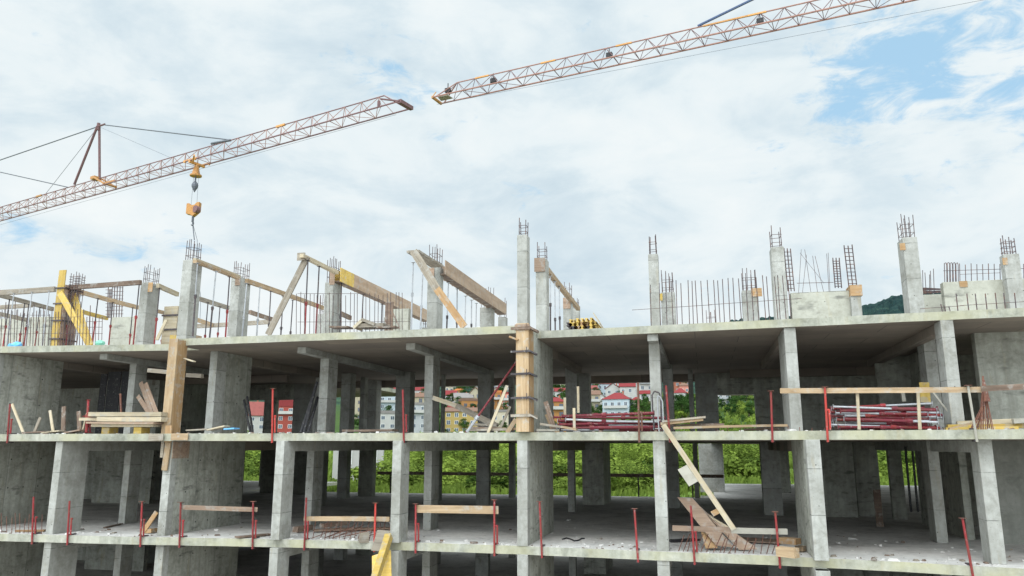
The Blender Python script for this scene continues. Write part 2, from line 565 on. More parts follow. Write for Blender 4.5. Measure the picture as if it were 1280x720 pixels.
def ground_mat():
    m, t, b, tc, vec, rnd = material('overgrown_ground', 0.95, 0, 0.1)
    n = t.noise(tc, 0.11, 7, 0.65, 0.3)
    n2 = t.noise(tc, 1.7, 6, 0.7)
    c = t.ramp(t.math('ADD', t.math('MULTIPLY', n, 0.6), t.math('MULTIPLY', n2, 0.4)), [(0.30, (0.06, 0.11, 0.025)), (0.46, (0.13, 0.21, 0.04)), (0.58, (0.22, 0.31, 0.06)), (0.72, (0.27, 0.29, 0.10))])
    sy = t.node('ShaderNodeSeparateXYZ', inp={0: tc}).outputs[1]
    dirt = t.node('ShaderNodeMapRange', inp={0: sy, 1: 22.5, 2: 25.0, 3: 1.0, 4: 0.0}).outputs[0]
    far_ = t.node('ShaderNodeMapRange', inp={0: sy, 1: 110.0, 2: 240.0, 3: 0.0, 4: 0.85}).outputs[0]
    c = t.mix(far_, c, (0.032, 0.062, 0.020))
    wd_ = t.node('ShaderNodeMapRange', inp={0: t.math('ADD', sy, t.math('MULTIPLY', n, 160.0)), 1: 400.0, 2: 470.0, 3: 0.0, 4: 1.0}).outputs[0]
    c = t.mix(wd_, c, t.ramp(t.noise(tc, 0.12, 8, 0.75), [(0.40, (0.006, 0.022, 0.018)), (0.50, (0.018, 0.048, 0.034)), (0.60, (0.042, 0.082, 0.048))]))
    c = t.mix(dirt, c, t.ramp(n2, [(0.35, (0.36, 0.34, 0.30)), (0.65, (0.50, 0.47, 0.42))]))
    t.l.new(c, b.inputs['Base Color'])
    bump(t, b, n2, 0.6, 0.15)
    return m


M['ground'] = ground_mat()
g = MB()
ys = [-400, -120, -40, -10, 10, 20, 21, 22, 23, 24, 25] + [26 + 2 * i for i in range(30)] + [86 + 5 * i for i in range(25)] + [215 + 15 * i for i in range(34)] + [760, 850, 900]
xs = [-900, -500, -300, -200] + [-150 + 5 * i for i in range(61)] + [200, 300, 500, 900]
for y in ys:
    for x in xs:
        g.v.append((x, y, ground_z(x, y)))
W_ = len(xs)
for j in range(len(ys) - 1):
    for i in range(W_ - 1):
        a = j * W_ + i
        g.f.append((a, a + 1, a + W_ + 1, a + W_))
        g.mi.append(0)
go = g.build('ground', M['ground'])
go['kind'] = 'structure'
for p in go.data.polygons:
    p.use_smooth = True


def forest_mat():
    m, t, b, tc, vec, rnd = material('forested_mountain', 0.95, 0, 0.1)
    n = t.noise(tc, 0.11, 8, 0.75)
    n2 = t.noise(tc, 0.012, 5, 0.65)
    c = t.ramp(t.math('ADD', t.math('MULTIPLY', n, 0.6), t.math('MULTIPLY', n2, 0.4)), [(0.40, (0.003, 0.016, 0.018)), (0.50, (0.013, 0.042, 0.040)), (0.60, (0.036, 0.075, 0.055))])  # blue-green shift puts distance haze into the forest colour
    t.l.new(c, b.inputs['Base Color'])
    bump(t, b, n, 1.0, 6.0)
    return m


M['forest'] = forest_mat()
RIDGE = [(-300, 483), (200, 479), (420, 475), (700, 463), (770, 437), (800, 429), (855, 429), (905, 423), (930, 416), (960, 415), (1000, 413), (1080, 401), (1100, 396), (1115, 391), (1130, 385), (1180, 383), (1280, 381), (1500, 371)]
h = MB()
cols = [-400 + 2.5 * i for i in range(780)]
rows = 26
for u in cols:
    d = pixel_dir(u, 480)
    flat = Vector((d.x, d.y, 0)).normalized()
    dv = pixel_dir(u, lerp_table(RIDGE, u))
    tan_r = dv.z / math.hypot(dv.x, dv.y)
    for k in range(rows):
        s = k / (rows - 1)
        dist = 640 + s * 1100
        p = CAM + flat * dist
        top = tan_r * 1560
        prof = math.sin(min(1.0, s / 0.84) * math.pi / 2) ** 1.15 if s < 0.84 else 1 - (s - 0.84) * 0.8
        z = CAM.z + (70 + (top - 70) * prof if top > 70 else top * prof)
        amp = min(1.0, s * 4)
        z += amp * (14 * mnoise.noise((p.x * 0.006, p.y * 0.006, 2.0)) * (1 - prof * 0.8) + 4.5 * mnoise.noise((p.x * 0.05, p.y * 0.05, 7.0)) + 5.0 * mnoise.noise((p.x * 0.13, p.y * 0.13, 1.0)) + 3.0 * mnoise.noise((p.x * 0.4, p.y * 0.4, 5.0)))
        if k == 0:
            z = -20.0
        h.v.append((p.x, p.y, z))
for i in range(len(cols) - 1):
    for k in range(rows - 1):
        a = i * rows + k
        h.f.append((a, a + rows, a + rows + 1, a + 1))
        h.mi.append(0)
ho = h.build('mountain', M['forest'])
ho['kind'] = 'structure'


# ------------------------------------------------------------------ the concrete building
bld = thing('unfinished_building', 'grey concrete frame of an unfinished building with bare columns on its top slab', 'building', (0, 0, 0))
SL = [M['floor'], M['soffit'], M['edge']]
ZG, ZL, ZM, ZT, TH = -3.0, 0.0, 3.0, 6.0, 0.22
ROOF = 8.7
EDGE_L = [(-38, -1.0), (-16, -0.69), (-11.6, -0.46), (-7.6, -0.03), (-3.8, 0.27), (0, 0.23), (3.4, 0.0), (6.5, -0.14), (9.3, -0.50), (11.8, -0.98), (20, -2.5)]
EDGE_T = [(-38, -2.2), (-18.33, 0.56), (-12.2, 1.41), (-11.15, 1.55), (-11.14, 0.37), (0.28, 0.27), (0.40, 1.48), (13.0, 0.46), (20, -0.1)]


def edge_y(x, tab=EDGE_L):
    return lerp_table(tab, x)


def slab(z, front, back, th=TH):
    b = MB()
    fr = []
    for (xa_, ya_), (xb_, yb_) in zip(front[:-1], front[1:]):
        n_ = max(1, int(math.hypot(xb_ - xa_, yb_ - ya_) / 0.33))
        for i in range(n_):
            k = i / n_
            j = 0 if n_ == 1 else 1
            fr.append((xa_ + (xb_ - xa_) * k, ya_ + (yb_ - ya_) * k + j * (0.012 * mnoise.noise((xa_ + k * 9.1, z, 3.3)) + random.choice((0, 0, 0, 0.016)))))
    front = fr + [front[-1]]
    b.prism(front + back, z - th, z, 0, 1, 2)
    return b.build('floor_slab', SL, bld)


slab(ZG, EDGE_L, [(20, 38), (5.5, 38), (5.5, 21), (-38, 21)], 0.25)
slab(ZL, EDGE_L, [(20, 38), (5.5, 38), (5.5, 21.9), (-21.8, 21.9), (-21.8, 34), (-38, 34)])
slab(ZM, EDGE_L, [(20, 38), (5.5, 38), (5.5, 21.9), (-21.8, 21.9), (-21.8, 34), (-38, 34)])
slab(ZT, EDGE_T, [(20, 30), (6.2, 30), (6.2, 14.9), (-12.8, 14.9), (-12.8, 26), (-38, 26)])


def column(x0, x1, y0, y1, z0, z1, mat='column', name='column', bevel=0.012):
    b = MB()
    b.box(x0, x1, y0, y1, z0, z1)
    o = b.build(name, M[mat], bld, bevel)
    return o


def cage(col, x0, x1, y0, y1, z0, hgt, nx=3, ny=2, ties=4, r=0.013, mat='rebar', lean=0.0, jit=0.02):
    """bare reinforcement standing out of the head of a column"""
    b = MB()
    xs = [x0 + (x1 - x0) * i / (nx - 1) for i in range(nx)]
    yy = [y0 + (y1 - y0) * i / max(1, ny - 1) for i in range(ny)]
    for i, x in enumerate(xs):
        for j, y in enumerate(yy):
            if 0 < i < nx - 1 and 0 < j < ny - 1:
                continue
            hh = hgt * random.uniform(0.82, 1.05)
            b.tube((x, y, z0 - 0.1), (x + lean + random.uniform(-jit, jit), y + random.uniform(-jit, jit), z0 + hh), r, 5)
    for k in range(ties):
        z = z0 + hgt * (k + 0.6) / (ties + 0.8)
        dx = lean * (z - z0) / hgt
        c = [(x0 + dx - .01, y0 - .01, z), (x1 + dx + .01, y0 - .01, z), (x1 + dx + .01, y1 + .01, z + 0.012), (x0 + dx - .01, y1 + .01, z)]
        b.path(c + [c[0]], r * 0.7, 4)
    return b.build('rebar_cage', M[mat], col if col is not None else bld)


LB, MBm, TB = ZL - TH, ZM - TH, ZT - TH      # undersides
# front row and second row at the two lower storeys: (x0, x1, y0, y1)
FRONT = [(-14.52, -14.26, -0.50, 0.60), (-10.92, -10.66, -0.06, 3.85), (-7.08, -6.81, -0.17, 0.48), (-3.51, -3.24, 0.04, 0.70),
         (0.10, 0.38, 0.20, 3.95), (3.80, 4.11, 0.04, 0.40), (7.50, 7.81, -0.78, 2.55), (11.32, 11.63, -0.42, 0.15), (-18.35, -18.08, -0.6, 3.3)]
SECOND = [(-14.68, -14.42, 2.73, 3.32), (-8.05, -7.78, 3.5, 4.2), (-3.74, -3.48, 3.3, 4.05), (11.24, 11.53, 3.58, 4.25)]
THIRD = [(-8.03, -7.69, 16.2, 16.7), (-5.02, -4.42, 13.6, 13.95), (-0.42, -0.14, 11.3, 11.6), (-0.44, 0.55, 15.4, 18.1), (-4.95, -4.66, 19.4, 19.8), (3.42, 3.96, 14.3, 14.9),
         (-13.40, -12.90, 16.7, 17.2), (-13.2, -12.35, 18.8, 19.2), (-11.92, -11.66, 11.05, 12.2), (-16.6, -15.9, 11.6, 12.1), (7.25, 7.95, 11.6, 12.2)]
for z0, z1 in ((ZG, LB), (ZL, MBm)):
    for c in FRONT + SECOND + THIRD:
        wallish = (c[3] - c[2]) > 2 or (c[1] - c[0]) > 0.8
        if wallish and z0 == ZG and c[0] > 5:
            pass
        o = column(*c, z0, z1, 'wall' if wallish else 'column', 'wall' if wallish else 'column')
# fronts of the walls that end in a column at the edge are built as columns of their own, 3 mm proud
for z0, z1 in ((ZG, LB), (ZL, MBm)):
    for c in FRONT:
        if c[3] - c[2] > 2:
            column(c[0] - 0.006, c[1] + 0.006, c[2] - 0.006, c[2] + 0.28, z0, z1)

# upper open storey
UPPER = [(-15.15, -14.87, 3.1, 3.7), (-7.62, -7.30, 3.3, 4.0), (-3.80, -3.50, 3.3, 4.0), (3.66, 3.97, 1.95, 2.55), (7.36, 7.66, 0.98, 2.7), (11.12, 11.42, 0.62, 1.2), (11.42, 11.74, 3.5, 4.2), (0.12, 0.42, 0.72, 3.9), (-10.98, -10.70, 1.9, 2.45)]
for c in UPPER:
    column(*c, ZM, TB, 'wall' if c[3] - c[2] > 2 else 'column', 'wall' if c[3] - c[2] > 2 else 'column')
column(-10.97, -10.71, 2.46, 4.0, ZM, TB, 'wall', 'wall')
column(-18.75, -18.45, 0.9, 3.5, ZM, TB, 'wall', 'wall')
column(-18.80, -18.42, 0.62, 0.897, ZM, TB)
for u0, u1, y, dd in [(425.5, 437, 10.3, .55), (449.5, 455, 12.4, .4), (456, 470, 13.9, .6), (393, 400, 9.4, .8), (494, 512, 10.3, .6), (551, 554, 12.0, .3), (597, 613, 10.3, .6), (635.5, 641.5, 13.9, .4), (707, 721.5, 10.3, .55), (724, 736.5, 13.0, .7), (829.5, 842, 9.8, .7), (861.5, 867.5, 12.0, .4)]:
    column(at_y(u0, 505, y).x, at_y(u1, 505, y).x, y, y + dd, ZM, TB)

# inner walls that close the dark bays on the left and the right, and the lift core
def wall(x0, x1, y0, y1, z0, z1, mat='wall'):
    return column(x0, x1, y0, y1, z0, z1, mat, 'wall', 0)


for z0, z1 in ((ZG, LB), (ZL, MBm), (ZM, TB)):
    wall(-23.4, -20.2, 11.2, 11.45, z0, z1)
    if z0 < ZM:
        wall(-30.0, at_y(298, 590, 13.5).x, 13.5, 13.75, z0, z1)
        wall(-37.5, at_y(301, 590, 20.2).x, 20.2, 20.45, z0, z1)
        wall(at_y(326, 590, 20.2).x, at_y(364, 590, 20.2).x, 20.2, 20.45, z0, z1)
    if z0 < ZM:
        wall(8.6, 10.6, 11.4, 11.65, z0, z1)
        wall(10.75, 11.6, 12.1, 12.35, z0, z1)
    wall(12.3, 16.0, 9.2, 9.45, z0, z1)
    wall(12.3, 12.5, 4.6, 9.15, z0, z1)
    wall(12.9, 19.5, 3.75, 4.05, z0, z1)
    wall(14.5, 19.5, 15.0, 15.3, z0, z1)
wall(12.72, 19.5, 3.35, 3.65, ZM, TB)
for z0, z1 in ((ZG, LB), (ZL, MBm)):
    wall(4.75, 6.15, 26.9, 27.3, z0, z1, 'column')
    wall(4.5, 4.74, 21.3, 21.8, z0, z1, 'column')
    wall(9.0, 9.8, 27.0, 27.4, z0, z1)
    wall(-24.0, -22.6, 26.6, 26.9, z0, z1)
    wall(-17.6, -16.3, 19.2, 19.5, z0, z1)
def back_wall(u0, u1, y, v_low=None, mat='wall'):
    z0 = ZM if v_low is None else at_y((u0 + u1) / 2, v_low, y).z
    return wall(at_y(u0, 510, y).x, at_y(u1, 510, y).x, y, y + 0.25, z0, TB, mat)


back_wall(870, 898, 14.2, None, 'column')
back_wall(898.1, 943.9, 14.2, 493)
back_wall(944, 1000, 14.2)
back_wall(990, 1099, 13.4)
back_wall(1106, 1165, 13.4)
back_wall(1098, 1107, 13.45, 502)
back_wall(-60, 302, 15.2)
back_wall(302.1, 366, 15.23, 500)
back_wall(330, 345, 15.2)
back_wall(366.1, 392, 15.2, None, 'column')
wall(-18.72, -18.48, 9.0, 15.5, ZM, TB)  # partition added to keep light out of the upper left bay
wall(-18.3, -18.1, 9.5, 13.4, ZL, MBm)  # same added light-blocking partition, one storey down

wall(11.2, 12.35, 8.9, 9.15, ZM, TB)
wall(11.75, 12.35, 12.1, 12.35, ZG, LB)
wall(11.75, 12.2, 11.0, 11.3, ZL, MBm)


def beam(x0, x1, y0, y1, z0, z1, mat='soffit'):
    b = MB()
    b.box(x0, x1, y0, y1, z0, z1)
    return b.build('beam', M[mat], bld, 0.008)


# beams run back from the edge on every column line
for zt in (LB, MBm):
    for c in FRONT:
        if c[3] - c[2] < 2:
            beam(c[0] + 0.01, c[1] - 0.01, c[3] + 0.002, 11.0, zt - 0.30, zt - 0.002, 'column')
        else:
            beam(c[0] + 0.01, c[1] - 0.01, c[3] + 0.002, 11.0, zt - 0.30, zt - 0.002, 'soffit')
for x, y0 in ((-15.01, 1.62), (-7.42, 1.62), (-3.64, 1.55), (3.82, 1.36)):
    beam(x - 0.15, x + 0.15, y0, 10.2, TB - 0.20, TB - 0.002, 'column')
for x, y0 in ((-11.0, 4.01), (0.27, 3.91), (7.5, 2.71), (11.3, 1.21), (-18.6, 3.52)):
    beam(x - 0.14, x + 0.14, y0, 10.2, TB - 0.25, TB - 0.002, 'soffit')
for x0, x1, y0 in ((-12.6, 6.0, 14.5), (6.3, 12.0, 12.9), (-20, -13, 10.4)):
    beam(x0, x1, y0, y0 + 0.3, TB - 0.32, TB - 0.002, 'soffit')

# columns standing on the top slab, with their reinforcement
TOPS = [(-11.24, -10.88, 0.42, 0.95, 8.62, 0.75, 4), (-15.32, -14.98, 3.45, 4.1, ROOF, 0.72, 4), (-11.42, -11.06, 3.4, 4.1, ROOF, 0.62, 4), (-7.70, -7.38, 3.5, 4.15, 8.32, 1.0, 4),
        (-3.82, -3.46, 3.42, 4.05, ROOF, 0.75, 4), (0.05, 0.35, 0.42, 0.80, 8.72, 0.52, 2), (-0.03, 0.33, 3.4, 3.85, ROOF, 0.60, 2), (3.64, 3.95, 3.6, 4.0, ROOF, 0.72, 2),
        (7.42, 7.80, 3.6, 4.2, ROOF, 0.72, 2), (11.12, 11.52, 3.35, 4.0, ROOF, 0.72, 4), (-0.32, 0.02, 10.2, 10.7, ROOF, 0.7, 2), (-0.38, -0.08, 12.9, 13.3, ROOF, 0.5, 2),
        (-8.35, -7.9, 10.3, 10.8, 8.2, 1.0, 3), (-3.95, -3.45, 10.3, 10.9, 8.45, 1.0, 3), (-3.75, -3.4, 12.6, 13.0, 8.4, 0.9, 2), (3.95, 4.40, 4.6, 5.1, 7.62, 0.75, 4), (6.55, 7.05, 4.9, 5.4, 7.62, 0.75, 4),
        (5.4, 5.85, 11.2, 11.6, 7.35, 0.8, 3), (-11.35, -11.0, 9.9, 10.4, 8.4, 0.9, 3), (-7.55, -7.2, 12.9, 13.3, 8.1, 0.9, 3)]
top_cols = []
for x0, x1, y0, y1, zt, hr, nx in TOPS:
    o = column(x0, x1, y0, y1, ZT, zt, 'column')
    top_cols.append(o)
    cage(o, x0 + 0.05, x1 - 0.05, y0 + 0.06, y1 - 0.06, zt, hr, nx, 2, 2, 0.0115 if nx > 2 else 0.013)
# small pieces of shuttering left on column heads: patches nailed on, each with the column
for i, (u0, v0, u1, v1, y, mt) in enumerate([(185, 353, 191.5, 365, 3.44, 'orange'), (294, 346, 301, 357, 3.39, 'ply'), (412, 340, 419, 356, 3.49, 'ply'), (535, 335, 543, 352, 3.41, 'ply'), (668, 322, 681.5, 340, 3.39, 'ply'),
                                               (1125, 304, 1131, 313, 3.34, 'orange'), (704, 372, 713, 386, 10.19, 'ply'), (824, 367, 828, 376, 4.58, 'yellow'), (939.5, 360, 952, 371, 4.88, 'orange')]):
    a, c = at_y(u0, v1, y), at_y(u1, v0, y)
    b = MB()
    b.box(a.x, c.x, y - 0.025, y - 0.002, a.z, c.z)
    b.build('formwork_patch', M[mt], bld)

# fresh low walls on the right of the top slab
def wall_px(u0, u1, v, y, th, mat='roofwall', z0=ZT):
    a, c = at_y(u0, v, y), at_y(u1, v, y)
    return column(a.x, c.x, y, y + th, z0, (a.z + c.z) / 2, mat, 'wall', 0.01)


wa = wall_px(988, 1062, 364.5, 3.75, 0.25)
wb = wall_px(1063, 1076, 369, 3.55, 0.6, 'column')
p0 = at_y(1064, 370, 3.54)
p1 = at_y(1076, 356, 3.54)
b = MB()
b.box(p0.x - 0.02, p1.x + 0.02, 3.50, 4.18, p0.z, p1.z)
b.build('formwork_patch', M['orange'], bld)
wc = wall_px(1152, 1179, 368, 5.2, 0.25)
wd = wall_px(1178, 1300, 350, 3.6, 0.28)
pc = at_y(1254, 318, 3.28)
pd_ = at_y(1274, 318, 3.28)
oc = column(pc.x, pd_.x, 3.28, 3.597, ZT, pc.z, 'column')
cage(oc, pc.x + .06, pd_.x - .06, 3.33, 3.55, pc.z, 0.55, 3, 2, 3)
for u0, v0, u1, v1, y in [(1200, 351, 1209, 359, 3.575), (1254, 322, 1259, 331, 3.26)]:
    a, c = at_y(u0, v1, y), at_y(u1, v0, y)
    b = MB()
    b.box(a.x, c.x, y, y + 0.02, a.z, c.z)
    b.build('formwork_patch', M['orange'], bld)
# walls at the back left of the top slab
for u0, u1, v, y in [(-40, 62, 398, 9.0), (139, 176, 396, 8.2), (176, 186, 396, 9.4)]:
    wall_px(u0, u1, v, y, 0.25)

# reinforcement standing out of those walls
def bars_px(name, lst, y, r=0.013, mat='rebar', wires=(), parent=bld, z0=None, dy=0.0):
    """bars given by their top pixel and foot pixel on the plane y; wires by two pixels"""
    b = MB()
    for k, (u1, v1, u0, v0) in enumerate(lst):
        yy = y + (dy if k % 2 else 0)
        p, q = at_y(u0, v0, yy), at_y(u1, v1, yy)
        if z0 is not None:
            p.z = z0
        b.tube(p, q, r, 5)
    for u0, v0, u1, v1 in wires:
        b.tube(at_y(u0, v0, y - 0.02), at_y(u1, v1, y - 0.02), 0.008, 4)
    return b.build(name, M[mat], parent)


def rnd(a, b):
    return random.uniform(a, b)


lst = []
for u in (985, 988, 990.5, 993.5):
    lst.append((u - 4 + rnd(-.5, .5), rnd(310, 315), u, 366))
def px_cage(u0, u1, vt, vb, y, n=3, ties=9, d=0.3, r=0.015, lean=-4):
    cages = MB()
    for i in range(n):
        for dd in (0, d):
            u = u0 + (u1 - u0) * i / (n - 1)
            cages.tube(at_y(u, vb, y + dd), at_y(u + lean, vt + rnd(-2, 3), y + dd), r, 5)
    for k in range(ties):
        v = vb + (vt - vb) * (k + 0.7) / (ties + 0.5)
        du = lean * (k + 0.7) / (ties + 0.5)
        a, c = at_y(u0 + du - .4, v, y), at_y(u1 + du + .4, v, y)
        e = at_y(u1 + du + .4, v, y + d)
        f_ = at_y(u0 + du - .4, v, y + d)
        cages.path([a, c, e, f_, a], r * 0.8, 4)
    return cages.build('rebar_cage', M['rebar'], wa)


px_cage(985, 993, 311, 364, 3.85, 3, 10, 0.12, 0.016, -5)
px_cage(1044, 1052, 324, 360, 3.85, 3, 11, 0.12, 0.016, -3)
px_cage(1061, 1071, 307, 358, 3.70, 3, 10, 0.25, 0.016, -6)
cages = MB()
for u in (999, 1006, 1014, 1021, 1027, 1034, 1037):
    cages.tube(at_y(u + rnd(-3, 3), 366, 3.85), at_y(u + rnd(-9, 5), rnd(310, 322), 3.85), 0.008, 4)
cages.tube(at_y(996, 354, 3.85), at_y(1042, 353, 3.85), 0.010, 4)
cages.tube(at_y(1000, 316, 3.85), at_y(1030, 354, 3.85), 0.006, 4)
cages.build('rebar_cage', M['rebar'], wa)
hp = MB()
for u in [1181 + 3.6 * i for i in range(5)] + [1200 + 7.2 * i for i in range(8)] + [1262, 1275, 1280]:
    k = rnd(0, 2)
    hp.tube(at_y(u, 354, 3.72), at_y(u - 0.6, 329 + k, 3.72), 0.011, 5)
    if u < 1197:
        hp.path([at_y(u - 0.6, 329 + k, 3.72), at_y(u + 1.5, 328 + k, 3.74), at_y(u + 2.4, 331 + k, 3.74), at_y(u + 2.6, 354, 3.74)], 0.010, 5)
hp.tube(at_y(1179, 338.5, 3.71), at_y(1282, 335.5, 3.71), 0.009, 4)
hp.tube(at_y(1200, 343, 3.71), at_y(1250, 341, 3.71), 0.007, 4)
hp.build('rebar_cage', M['rebar'], wd)
cg = MB()
for u in (1154, 1158, 1162, 1164, 1168):
    cg.tube(at_y(u, 372, 5.3), at_y(u - 1 + rnd(-1, 1), rnd(325, 350), 5.3), 0.010, 5)
for k in range(9):
    cg.tube(at_y(1151 + rnd(0, 3), 367 - k * 0.9, 5.25), at_y(1177, 366.5 - k * 0.8 + rnd(-1, 1), 5.3), 0.014, 4)
cg.build('rebar_cage', M['rebar'], wc)
for u0, u1, vb, vt, y in [(134, 139, 397, 358, 9.0), (142, 152, 397, 355, 8.6)]:
    cg = MB()
    for i in range(4):
        u = u0 + (u1 - u0) * i / 3
        cg.tube(at_y(u, vb, y), at_y(u + 1.5, vt + rnd(-2, 4), y), 0.02, 4)
    for k in range(9):
        v = vb + (vt - vb) * k / 9
        cg.tube(at_y(u0 - 2, v, y - .02), at_y(u1 + 2, v, y - .02), 0.014, 4)
    cg.build('rebar_cage', M['rebar'], bld)
cg = MB()
for u in range(-10, 62, 5):
    cg.tube(at_y(u, 400, 9.1), at_y(u + 1, rnd(384, 392), 9.1), 0.013, 4)
cg.tube(at_y(-12, 394, 9.12), at_y(63, 394, 9.12), 0.01, 4)
cg.build('rebar_cage', M['rebar'], bld)
cg = MB()
for u in (111, 115, 119, 123, 127):
    cg.tube(at_y(u, 432, 8.6), at_y(u + 1, rnd(392, 397), 8.6), 0.013, 4)
for v in (402, 409, 417):
    cg.tube(at_y(108, v, 8.55), at_y(128, v, 8.55), 0.013, 4)
cg.build('rebar_cage', M['rebar'], bld)

# tied reinforcement mats standing up along the edge of the top slab
lst = []
for i in range(31):
    u = -6 + 3.9 * i + rnd(-.7, .7)
    lst.append((u + 1.5, rnd(386, 400) if i % 3 else rnd(376, 386), u, 434.5 - 0.0165 * u))
bars_px('rebar_mat', lst, 1.35, 0.013, 'rebar', [(-8, 417.5, 112, 416.5), (60, 397, 100, 396)], z0=ZT - .02)
lst = []
for i in range(27):
    u = 371 + 5.1 * i + rnd(-1.2, 1.2)
    if 447 < u < 452:
        continue
    lst.append((u + rnd(-.4, .8), 366.5 + rnd(-2, 3), u, 416))
bars_px('rebar_mat', lst, 0.75, 0.010, 'rebar', [(372, 367, 452, 367), (372, 402.5, 512, 402)], z0=ZT - .02)
lst = []
RT = [(813, 356), (824, 352), (832, 351), (839, 352), (845, 350), (851, 352), (860, 351), (865, 350), (869, 351), (876, 350), (884, 349), (892, 349), (897, 349), (903, 348), (910, 348), (916, 347), (923, 347), (932, 347), (939, 346), (945, 345), (953, 345), (958, 345), (968, 344), (972, 344), (978, 343), (985, 351)]
for u, v in RT:
    lst.append((u, v + rnd(-1, 2), u + 1.5 + (u - 813) * 0.018 + rnd(-.8, .8), 404))
bars_px('rebar_mat', lst, 1.75, 0.012, 'rebar', [(790, 387.5, 890, 381), (885, 381, 1002, 373)], z0=ZT - .02, dy=0.12)
lst = []
for u, v in [(1176, 380), (1180, 382), (1186, 383), (1195, 367), (1208.5, 367), (1219, 367), (1231.5, 367), (1244, 366), (1254.5, 366), (1268, 366), (1281, 366)]:
    lst.append((u, v, u + 2.5, 390))
bars_px('rebar_mat', lst, 1.15, 0.014, 'rebar', [(1150, 386, 1205, 382), (1200, 382, 1290, 376.5)], z0=ZT - .02)
# thin starter bars left standing along the lower slab
for lo, hi, step, hgt in [(2, 56, 5.5, 26), ]:
    l2 = []
    u = lo
    while u < hi:
        vb = 667 + 0.026 * u
        l2.append((u + rnd(-1, 2), vb - hgt * rnd(.7, 1.1), u, vb))
        u += step * rnd(.7, 1.2)
    bars_px('starter_bars', l2, -0.45, 0.010, 'rustbar', z0=ZL - .02)
l2 = []
for i in range(16):
    u = 392 + 6.2 * i + rnd(-1.5, 1.5)
    l2.append((u + rnd(2, 9), 650 + rnd(-3, 4), u, 673))
bars_px('starter_bars', l2, 0.45, 0.011, 'rustbar', z0=ZL - .02)
l2 = []
for i in range(17):
    u = 846 + 7.4 * i + rnd(-2, 2)
    l2.append((u + rnd(2, 12), 669 + rnd(-4, 8), u, 690))
bars_px('starter_bars', l2, 0.12, 0.011, 'rustbar', z0=ZL - .02)
l2 = []
for i in range(26):
    u = 880 + 15 * i
    l2.append((u + rnd(-1, 2), 533 + rnd(-1.5, 2), u, 540))
bars_px('starter_bars', l2, 0.2, 0.010, 'rustbar', z0=ZM - .02)


# ------------------------------------------------------------------ things standing, lying and leaning on the frame
def prop(p, q, label, group, mats=('red', 'grey_steel'), r=0.030, split=0.55, plate=True, cat='steel prop', name='steel_prop'):
    """telescopic steel prop: lower tube, thinner upper tube, collar and two end plates; p foot, q head"""
    p, q = Vector(p), Vector(q)
    d = q - p
    L = d.length
    t = thing(name, label, cat, p, group)
    t.rotation_euler = d.to_track_quat('Z', 'Y').to_euler()
    z1 = L * split
    b = MB(); b.tube((0, 0, 0.01), (0, 0, z1), r, 7); b.build('outer_tube', M[mats[0]], t)
    b = MB(); b.tube((0, 0, z1 - 0.05), (0, 0, L - 0.01), r * 0.78, 7); b.build('inner_tube', M[mats[1]], t)
    b = MB(); b.tube((0, 0, z1 - 0.07), (0, 0, z1 + 0.05), r * 1.55, 8)
    b.tube((-r * 3, 0, z1), (r * 3, 0, z1), r * 0.35, 5); b.build('collar', M[mats[0]], t)
    if plate:
        for z in (0.0, L - 0.008):
            b = MB(); b.box(-0.06, 0.06, -0.06, 0.06, z, z + 0.008); b.build('end_plate', M[mats[1]], t)
    return t


# --- timber beams carrying the shuttering of the next floor (all about 8.6 m up)
def tbeam(u0, v0, u1, v1, z, label, mat='greywood', w=0.11, h=0.13, name='timber_beam', cat='timber beam', group='timber beams above the top slab'):
    return plank(name, label, at_z(u0, v0, z), at_z(u1, v1, z), w, h, M[mat], cat, group)


tbeam(-40, 368, 69, 361.5, 8.62, 'long grey timber beam running left from the yellow column form', 'greywood', 0.13, 0.2)
tbeam(79, 360, 176, 353, 8.60, 'dark weathered timber beam between the yellow column form and the column with an orange patch', 'darkwood', 0.12, 0.17)
tbeam(-20, 364, 66, 386.5, 8.6, 'sloping timber beam crossing below the long grey one left of the yellow column form', 'greywood', 0.12, 0.17)
tbeam(94, 363, 173, 384.5, 8.6, 'timber beam running back from the yellow column form to the next row of columns', 'pine', 0.12, 0.17)
tbeam(-30, 386, 40, 381.5, 8.6, 'pale thin timber beam low at the far left of the top floor', 'greywood', 0.12, 0.17)
tbeam(-20, 388, 52, 404, 8.55, 'grey timber beam lowest at the far left ending at a brown box form', 'greywood', 0.12, 0.17)
tbeam(102, 389.5, 134, 398, 8.6, 'short yellow timber beam behind the two yellow braces', 'yellow', 0.12, 0.17)
tbeam(197, 357, 222, 368, 8.6, 'short pale timber beam between two bare columns left of the tallest left column', 'pale', 0.12, 0.17)
tbeam(193, 388, 219, 394, 8.6, 'small brown timber beam above the wooden column form', 'pine', 0.12, 0.15)
tbeam(243, 324.5, 299, 346, 8.62, 'pale timber beam from the tallest left column to the column behind it', 'pale', 0.12, 0.10)
tbeam(243.5, 326.8, 297, 347.5, 8.50, 'brown timber beam lying directly under the pale one beside the tallest left column', 'pine', 0.15, 0.09)
tbeam(308, 351, 404, 385, 8.6, 'long brown timber beam running back past the grey diagonal board', 'pine', 0.13, 0.16)
tbeam(241, 371, 286, 385, 8.6, 'grey timber beam halfway down between the two tall left columns', 'greywood', 0.13, 0.17)
tbeam(241, 398, 266, 406.5, 8.55, 'short brown timber beam low between the two tall left columns', 'pine', 0.13, 0.18)
tbeam(241, 408, 342, 402, 8.55, 'far horizontal timber beam seen low behind the left columns', 'greywood', 0.13, 0.2)
tbeam(312, 390, 346, 401, 8.55, 'weathered timber beam low behind the grey diagonal board', 'darkwood', 0.13, 0.18)
tbeam(377, 319.5, 421, 341, 8.62, 'pale timber beam from the top of the grey diagonal board to its column', 'pale', 0.14, 0.12)
